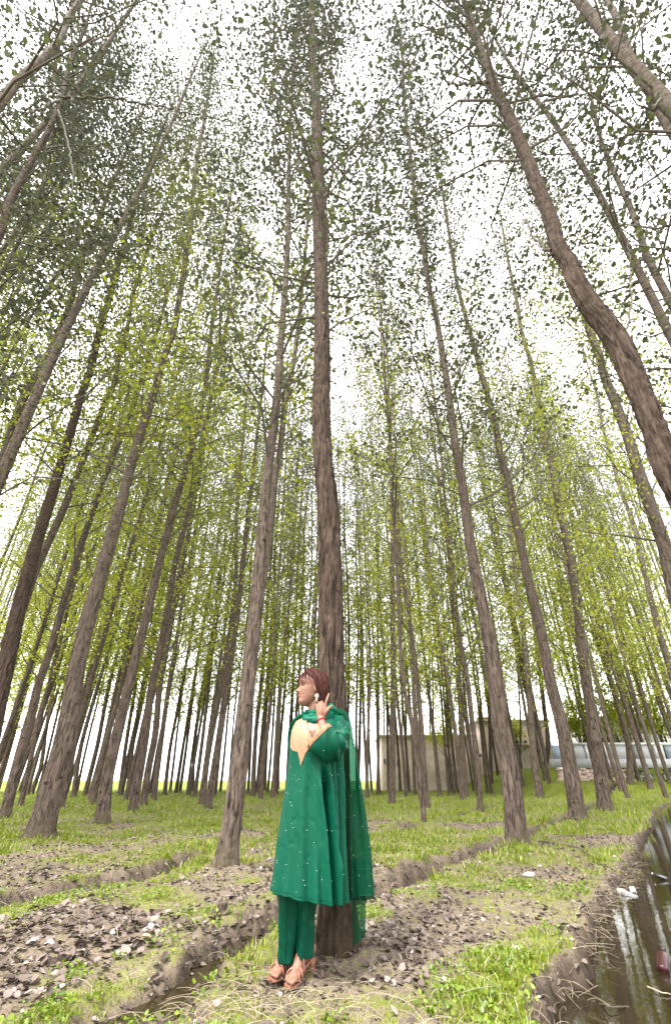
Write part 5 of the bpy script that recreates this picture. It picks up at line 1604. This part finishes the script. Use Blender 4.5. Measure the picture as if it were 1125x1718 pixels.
h2, ox, oy = house('taller cream and pink house with ochre roof edge right of the low one', 'house', x0, x1, YH - 2, 10, hgt(x0, YH), z1, M_PINK,
      [(788 + 12, 1264, 808, 1271), (864, 1241, 871, 1248), (877, 1241, 884, 1248), (868, 1257, 873, 1271), (882, 1257, 887, 1271)])
a = P(800, 1203, YH - 2); b_ = P(834, 1213, YH - 2)
box_part('parapet', (a.x - ox, YH - 2.15 - oy, b_.z - h2.location.z + .1), (b_.x - ox, YH - 1.2 - oy, a.z - h2.location.z), M_YEL, h2)
a = P(860, 1250, YH - 2); b_ = P(892, 1253, YH - 2)
box_part('ledge', (a.x - ox, YH - 2.9 - oy, b_.z - h2.location.z), (b_.x - ox, YH - 2.003 - oy, a.z - h2.location.z), M_BRICK, h2)

# boundary wall on its earth bank
YW = 46.0
def wall_part(name, px0, px1, py0, py1, mat, parent, org, d0, d1, label=None):
    a, b_ = P(px0, py0, YW), P(px1, py1, YW)
    o = box_part(name, (a.x - org[0], d0, b_.z - org[2]), (b_.x - org[0], d1, a.z - org[2]), mat, parent)
    if label: o['label'] = label
    return o
a, b_ = P(925, 1246, YW), P(1200, 1286, YW)
org = ((a.x + b_.x) / 2, YW, b_.z)
wr_ = empty('boundary_wall', org, 'white boundary wall of framed block panels on an earth bank', 'wall')
wall_part('plinth', 922, 1200, 1273.5, 1288, M_BLOCK, wr_, org, -.12, .25)
wall_part('coping', 946, 1200, 1246, 1249.8, M_WHITE, wr_, org, -.14, .25)
for px0, px1, lab, mt in ((924, 946, 'plain bluish sheet panel', M_BLUE), (950, 982, None, M_BLOCK), (985, 1013, None, M_BLOCK), (1017, 1055, None, M_BLOCK), (1060, 1093, None, M_BLOCK), (1113, 1145, 'plain bluish sheet panel', M_BLUE), (1149, 1197, None, M_BLOCK)):
    wall_part('panel', px0, px1, 1249.9, 1273.4, mt, wr_, org, -.02, .18, lab)
for px0, px1 in ((946, 950), (982, 985), (1013, 1017), (1055, 1060), (1093, 1113), (1145, 1149), (1197, 1201)):
    wall_part('pier', px0, px1, 1249.9, 1273.4, M_WHITE, wr_, org, -.10, .22)
# house behind the wall
YB2 = 54.0
x0, z1 = xz(1000, 1206, YB2); x1, _ = xz(1140, 1206, YB2)
h3, ox, oy = house('white house with porch columns behind the boundary wall', 'house', x0, x1, YB2, 8, 1.9, z1, M_CREAM, [(1006, 1238, 1018, 1246), (1026, 1230, 1040, 1247), (1053, 1232, 1062, 1247), (1100, 1230, 1112, 1246)])
for px0 in (1020, 1043, 1065, 1090):
    a, b_ = P(px0, 1207, YB2 - 1.2), P(px0 + 3.4, 1252, YB2 - 1.2)
    box_part('column', (a.x - ox, YB2 - 1.35 - oy, 0), (b_.x - ox, YB2 - 1.1 - oy, a.z - 1.9), M_WHITE, h3)
# leafy garden trees in front of that house
def leafy(px, py, Y, rx, rz, label, seed, n=2600):
    rng = np.random.default_rng(seed)
    c = P(px, py, Y); gz = hgt(c.x, Y)
    root = empty('leafy_tree', (c.x, Y, gz), label, 'tree', 'leafy trees by the white wall')
    hh = c.z - gz
    mb = MB(); mb.tube(np.array([(0, 0, -.1), (.05, 0, hh * .35), (0, .05, hh * .7), (.05, 0, hh)]), [.11, .09, .06, .03], 10)
    for k in range(7):
        az = k * 0.9; mb.tube(np.array([(0, 0, hh * (.35 + .07 * k)), (math.cos(az) * rx * .4, math.sin(az) * rx * .4, hh * (.5 + .07 * k)), (math.cos(az) * rx * .75, math.sin(az) * rx * .75, hh * (.62 + .07 * k))]), [.04, .03, .012], 6)
    link('trunk', mb.mesh('trunk'), M_BARK, root)
    cl = rng.normal(size=(34, 3)); cl /= np.linalg.norm(cl, axis=1)[:, None]; cl *= rng.uniform(.35, 1, (34, 1))
    q = cl[rng.integers(0, 34, n)] * np.array([rx, rx, rz]) + rng.normal(size=(n, 3)) * .36 + np.array([0, 0, hh])
    v, f = leaf_mesh_arrays(q, rng.uniform(.14, .26, n), rng, .3, False)
    link('crown', np_mesh('crown', v, f, False), M_LEAF, root)['kind'] = 'stuff'
leafy(1012, 1185, 48.5, 2.4, 2.8, 'bushy bright green tree rising over the white wall', 1)
leafy(1052, 1196, 49.5, 1.8, 2.3, 'smaller bushy tree beside the porch columns', 2)
leafy(1102, 1200, 48.5, 1.9, 2.6, 'leafy tree over the wall near the right edge', 3)
leafy(962, 1205, 50, 1.6, 1.9, 'low leafy tree left of the white house', 4)
leafy(862, 1222, 56, 1.5, 1.2, 'small tree in front of the taller cream house', 5, 900)
leafy(745, 1232, 57, 1.8, 1.3, 'small tree in front of the low pink house', 6, 1100)
# rubble at the foot of the wall
rb = MB(); r5 = np.random.default_rng(44)
for k in range(420):
    px, py = r5.uniform(935, 1060), r5.uniform(1288, 1311)
    if px > 1010 and r5.uniform() < .5: continue
    c = P(px, py, 0.1)
    y = r5.uniform(42.2, 45.2); x = P(px, 1300, y).x
    z = hgt(x, y); s = r5.uniform(.08, .26)
    rot = Matrix.Translation((x, y, z)) @ Matrix.Rotation(r5.uniform(0, 6.3), 4, 'Z') @ Matrix.Rotation(r5.normal() * .5, 4, 'X')
    rb.box((-s, -s * .6, -s * .2), (s, s * .6, s * .6), rot)
o = link('rubble', rb.mesh('rubble', False), M_BRICK); tag(o, 'broken bricks and stones heaped below the white wall', None, None, 'stuff')

# parked motorbikes
def motorbike(loc, rz, label):
    root = empty('motorbike', loc, label, 'motorbike', 'motorbikes parked below the wall', rz)
    def ring(c, R_, r_, mat, nm, par=None):
        a_ = np.linspace(0, 2 * PI, 25)
        b = MB(); b.tube(np.stack([c[0] + R_ * np.cos(a_), np.full(25, c[1]), c[2] + R_ * np.sin(a_)], -1), r_, 8, False)
        return link(nm, b.mesh(nm), mat, par or root)
    for x in (-.62, .62):
        t_ = ring((x, 0, .30), .26, .05, M_RUBBER, 'wheel')
        ring((x, 0, .30), .20, .018, M_CHROME, 'rim', t_)
        b = MB()
        for k in range(5):
            a_ = k * PI / 5
            b.tube(np.array([(x - .2 * math.cos(a_), 0, .3 - .2 * math.sin(a_)), (x + .2 * math.cos(a_), 0, .3 + .2 * math.sin(a_))]), .008, 5)
        link('spokes', b.mesh('spokes'), M_CHROME, t_)
    def tb(nm, pts, rad, mat, n=10, flat=None):
        b = MB(); b.tube(spline(pts, 14), np.interp(np.linspace(0, 1, 14), np.linspace(0, 1, len(rad)), rad), n, True, flat); return link(nm, b.mesh(nm), mat, root)
    tb('frame', [(.42, 0, .82), (.1, 0, .45), (-.25, 0, .40), (-.55, 0, .62)], [.035, .05, .05, .03], M_DARKM)
    tb('engine', [(.16, 0, .34), (-.02, 0, .42), (-.14, 0, .34)], [.09, .15, .10], M_DARKM)
    tb('fuel_tank', [(.36, 0, .78), (.16, 0, .80), (-.06, 0, .72)], [.07, .14, .08], M_BLACK)
    tb('seat', [(-.05, 0, .74), (-.3, 0, .74), (-.62, 0, .80)], [.08, .12, .09], M_RUBBER, 10, .55)
    tb('exhaust', [(.0, -.14, .28), (-.3, -.17, .26), (-.75, -.19, .36)], [.03, .045, .05], M_CHROME)
    tb('fork', [(.40, -.07, .90), (.52, -.07, .6), (.62, -.07, .30)], [.028, .028, .024], M_CHROME)
    tb('fork', [(.40, .07, .90), (.52, .07, .6), (.62, .07, .30)], [.028, .028, .024], M_CHROME)
    tb('handlebar', [(.26, -.36, 1.0), (.36, -.15, .98), (.40, 0, .92), (.36, .15, .98), (.26, .36, 1.0)], [.018] * 3, M_DARKM)
    tb('headlight', [(.44, 0, .84), (.52, 0, .84), (.56, 0, .84)], [.05, .09, .08], M_CHROME)
    tb('mudguard', [(.38, 0, .54), (.62, 0, .63), (.86, 0, .52)], [.05, .07, .05], M_BLACK, 10, .4)
    tb('mudguard', [(-.40, 0, .60), (-.64, 0, .65), (-.9, 0, .50)], [.05, .07, .05], M_BLACK, 10, .4)
    for s in (-1, 1): tb('mirror', [(.30, .26 * s, 1.0), (.30, .30 * s, 1.12), (.28, .34 * s, 1.18)], [.010, .012, .04], M_DARKM)
    return root
c = P(1085, 1308, 41.5)
m_ = motorbike((c.x, 41.5, hgt(c.x, 41.5)), math.radians(25), 'dark motorbike parked on the grass below the white wall')
m_.rotation_euler[0] = math.radians(-9)
c = P(1129, 1308, 41.5)
m_ = motorbike((c.x, 41.5, hgt(c.x, 41.5)), math.radians(15), 'second dark motorbike cut off by the right edge')
m_.rotation_euler[0] = math.radians(-9)

# ------------------------------------------------------------------ small things near the camera
def on_ground(px, py):
    z = 0.0
    for _ in range(6):
        x, y = G(px, py, z); z = hgt(x, y)
    return np.array([x, y, z])
def stick(name, pix, rad, label, cat, mat=M_STICK, water=False, lift=.012, group=None):
    q = []
    for p in pix:
        if len(p) == 3: q.append(np.array([*G(p[0], p[1], p[2]), p[2]]))
        else: q.append(on_ground(*p) + np.array([0, 0, lift]))
    q = np.array(q)
    s = spline(q, 8 * len(q)); rr_ = np.random.default_rng(int(pix[0][0]))
    s[1:-1] += rr_.normal(size=s[1:-1].shape) * rad * .35
    b = MB(); b.tube(s - q[0], np.linspace(rad, rad * .45, len(s)), 7)
    o = link(name, b.mesh(name), mat, None, q[0])
    return tag(o, label, cat, group)
stick('bent_stick', [(905, 1416), (945, 1419), (975, 1427), (1000, 1442), (1022, 1468), (1043, 1501, WATER_Z + .01)], .012, 'long thin bent stick running down the bank into the canal', 'stick')
stick('branch', [(925, 1652), (950, 1662, -.12), (985, 1677, -.17), (1020, 1688, WATER_Z + .02), (1068, 1692, WATER_Z - .02)], .008, 'bare dark branch reaching from the bank over the near water', 'branch')
stick('twig', [(668, 1680), (684, 1686), (702, 1696)], .006, 'short dark twig on bare soil below the herbs', 'twig')
stick('twig', [(690, 1655), (716, 1672), (722, 1695)], .004, 'thin crooked twig near the bottom of the photo', 'twig')
stick('twig', [(45, 1478), (62, 1466), (84, 1458)], .012, 'crooked bare twig by the furrow at the left edge', 'twig', lift=.03)
stick('twig', [(1085, 1655, WATER_Z + .008), (1105, 1664, WATER_Z + .012), (1125, 1668, WATER_Z + .008)], .005, 'pale twig floating by the right edge', 'twig', M_STRAW)
stick('twig', [(340, 1440), (352, 1434), (366, 1436)], .012, 'stub of root beside the grey trunk', 'twig', lift=.03)
def lump(name, c, size, mat, label, cat, seed, group=None, rough=.3, n=16, fn=None):
    mb = MB(); ball(mb, (0, 0, 0), (1, 1, 1), None, n)
    v = mb.v[0]; d = 1 + rough * 2 * (vnoise(v[:, 0] * 1.6 + seed, v[:, 1] * 1.6, v[:, 2] * 1.6, seed) - .5) + rough * (vnoise(v[:, 0] * 4 + seed, v[:, 1] * 4, v[:, 2] * 4, seed) - .5)
    v = v * d[:, None]
    mb.v[0] = v * np.array(size)
    o = link(name, mb.mesh(name, True), mat, None, c)
    o.rotation_euler = (0, 0, seed)
    return tag(o, label, cat, group)
c = G(1050, 1501, WATER_Z); lump('plastic_bag', (*c, WATER_Z + .005), (.09, .035, .028), M_BAG, 'crumpled white plastic bag floating at the end of the bent stick', 'bag', 5, None, .9, 28)
c = G(1062, 1497, WATER_Z); lump('plastic_bag', (*c, WATER_Z + .012), (.035, .03, .035), M_BAG, 'small puffed white bag end with a dark hole on the water', 'bag', 7, None, .7, 20)
def bottle(c, rz, label, mat, cap, s=1.0, tilt=1.35):
    root = empty('bottle', c, label, 'bottle', None, rz)
    root.rotation_euler = (0, tilt, rz)
    a_ = [(0, .0), (.034, .0), (.036, .01), (.036, .12), (.030, .15), (.014, .175), (.013, .20)]
    b = MB(); b.tube(np.array([(0, 0, z_ * s) for _, z_ in a_]) + np.array([(0, 0, 1e-5 * k) for k in range(7)]), [max(r_, .004) * s for r_, _ in a_], 16)
    link('body', b.mesh('body'), mat, root)
    b = MB(); b.tube(np.array([(0, 0, .195 * s), (0, 0, .215 * s)]), .016 * s, 14)
    link('cap', b.mesh('cap'), cap, root)
c = G(1112, 1632, WATER_Z); bottle((*c, WATER_Z + .005), .9, 'dark red bottle half sunk in the canal at the right edge', M_DRED, M_BLACK, 1.0, 1.2)
c = G(1119, 1477, WATER_Z); bottle((*c, WATER_Z + .01), 2.4, 'black bottle floating farther off at the right edge', M_BLACK, M_BAG, .8, 1.3)
for i, (px, py, s, lab) in enumerate([(865, 1594, .035, 'pale grey stone among herbs on the bank'), (888, 1472, .07, 'flat whitish stone below the mound tree'), (905, 1455, .04, 'small pale stone just behind the flat whitish one'),
        (505, 1662, .016, 'white pebble by the toes of the sandals'), (1046, 1504, .03, 'pale stone at the waterline beside the bag'), (690, 1598, .02, 'small grey stone in the grass right of the trunk')]):
    c = on_ground(px, py); lump('stone', c + np.array([0, 0, s * .25]), (s, s * .75, s * .5), M_STONE, lab, 'stone', i + 2, 'loose stones on the ground', .35, 14)
# stump left of the woman
c = on_ground(372, 1534)
root = empty('tree_stump', c, 'small rotten stump with a hollow top in the litter left of the woman', 'stump')
a_ = np.linspace(0, 1, 8); b = MB(); b.tube(np.stack([a_ * 0, a_ * 0, -.03 + a_ * .11], -1), np.interp(a_, [0, .4, 1], [.05, .034, .044]), 12, False)
v = b.v[0]; v += (vnoise(v[:, 0] * 60, v[:, 1] * 60, v[:, 2] * 60, 3)[:, None] - .5) * .012
o = link('wood', b.mesh('wood'), M_STICK, root); solidify(o, .012, -1)
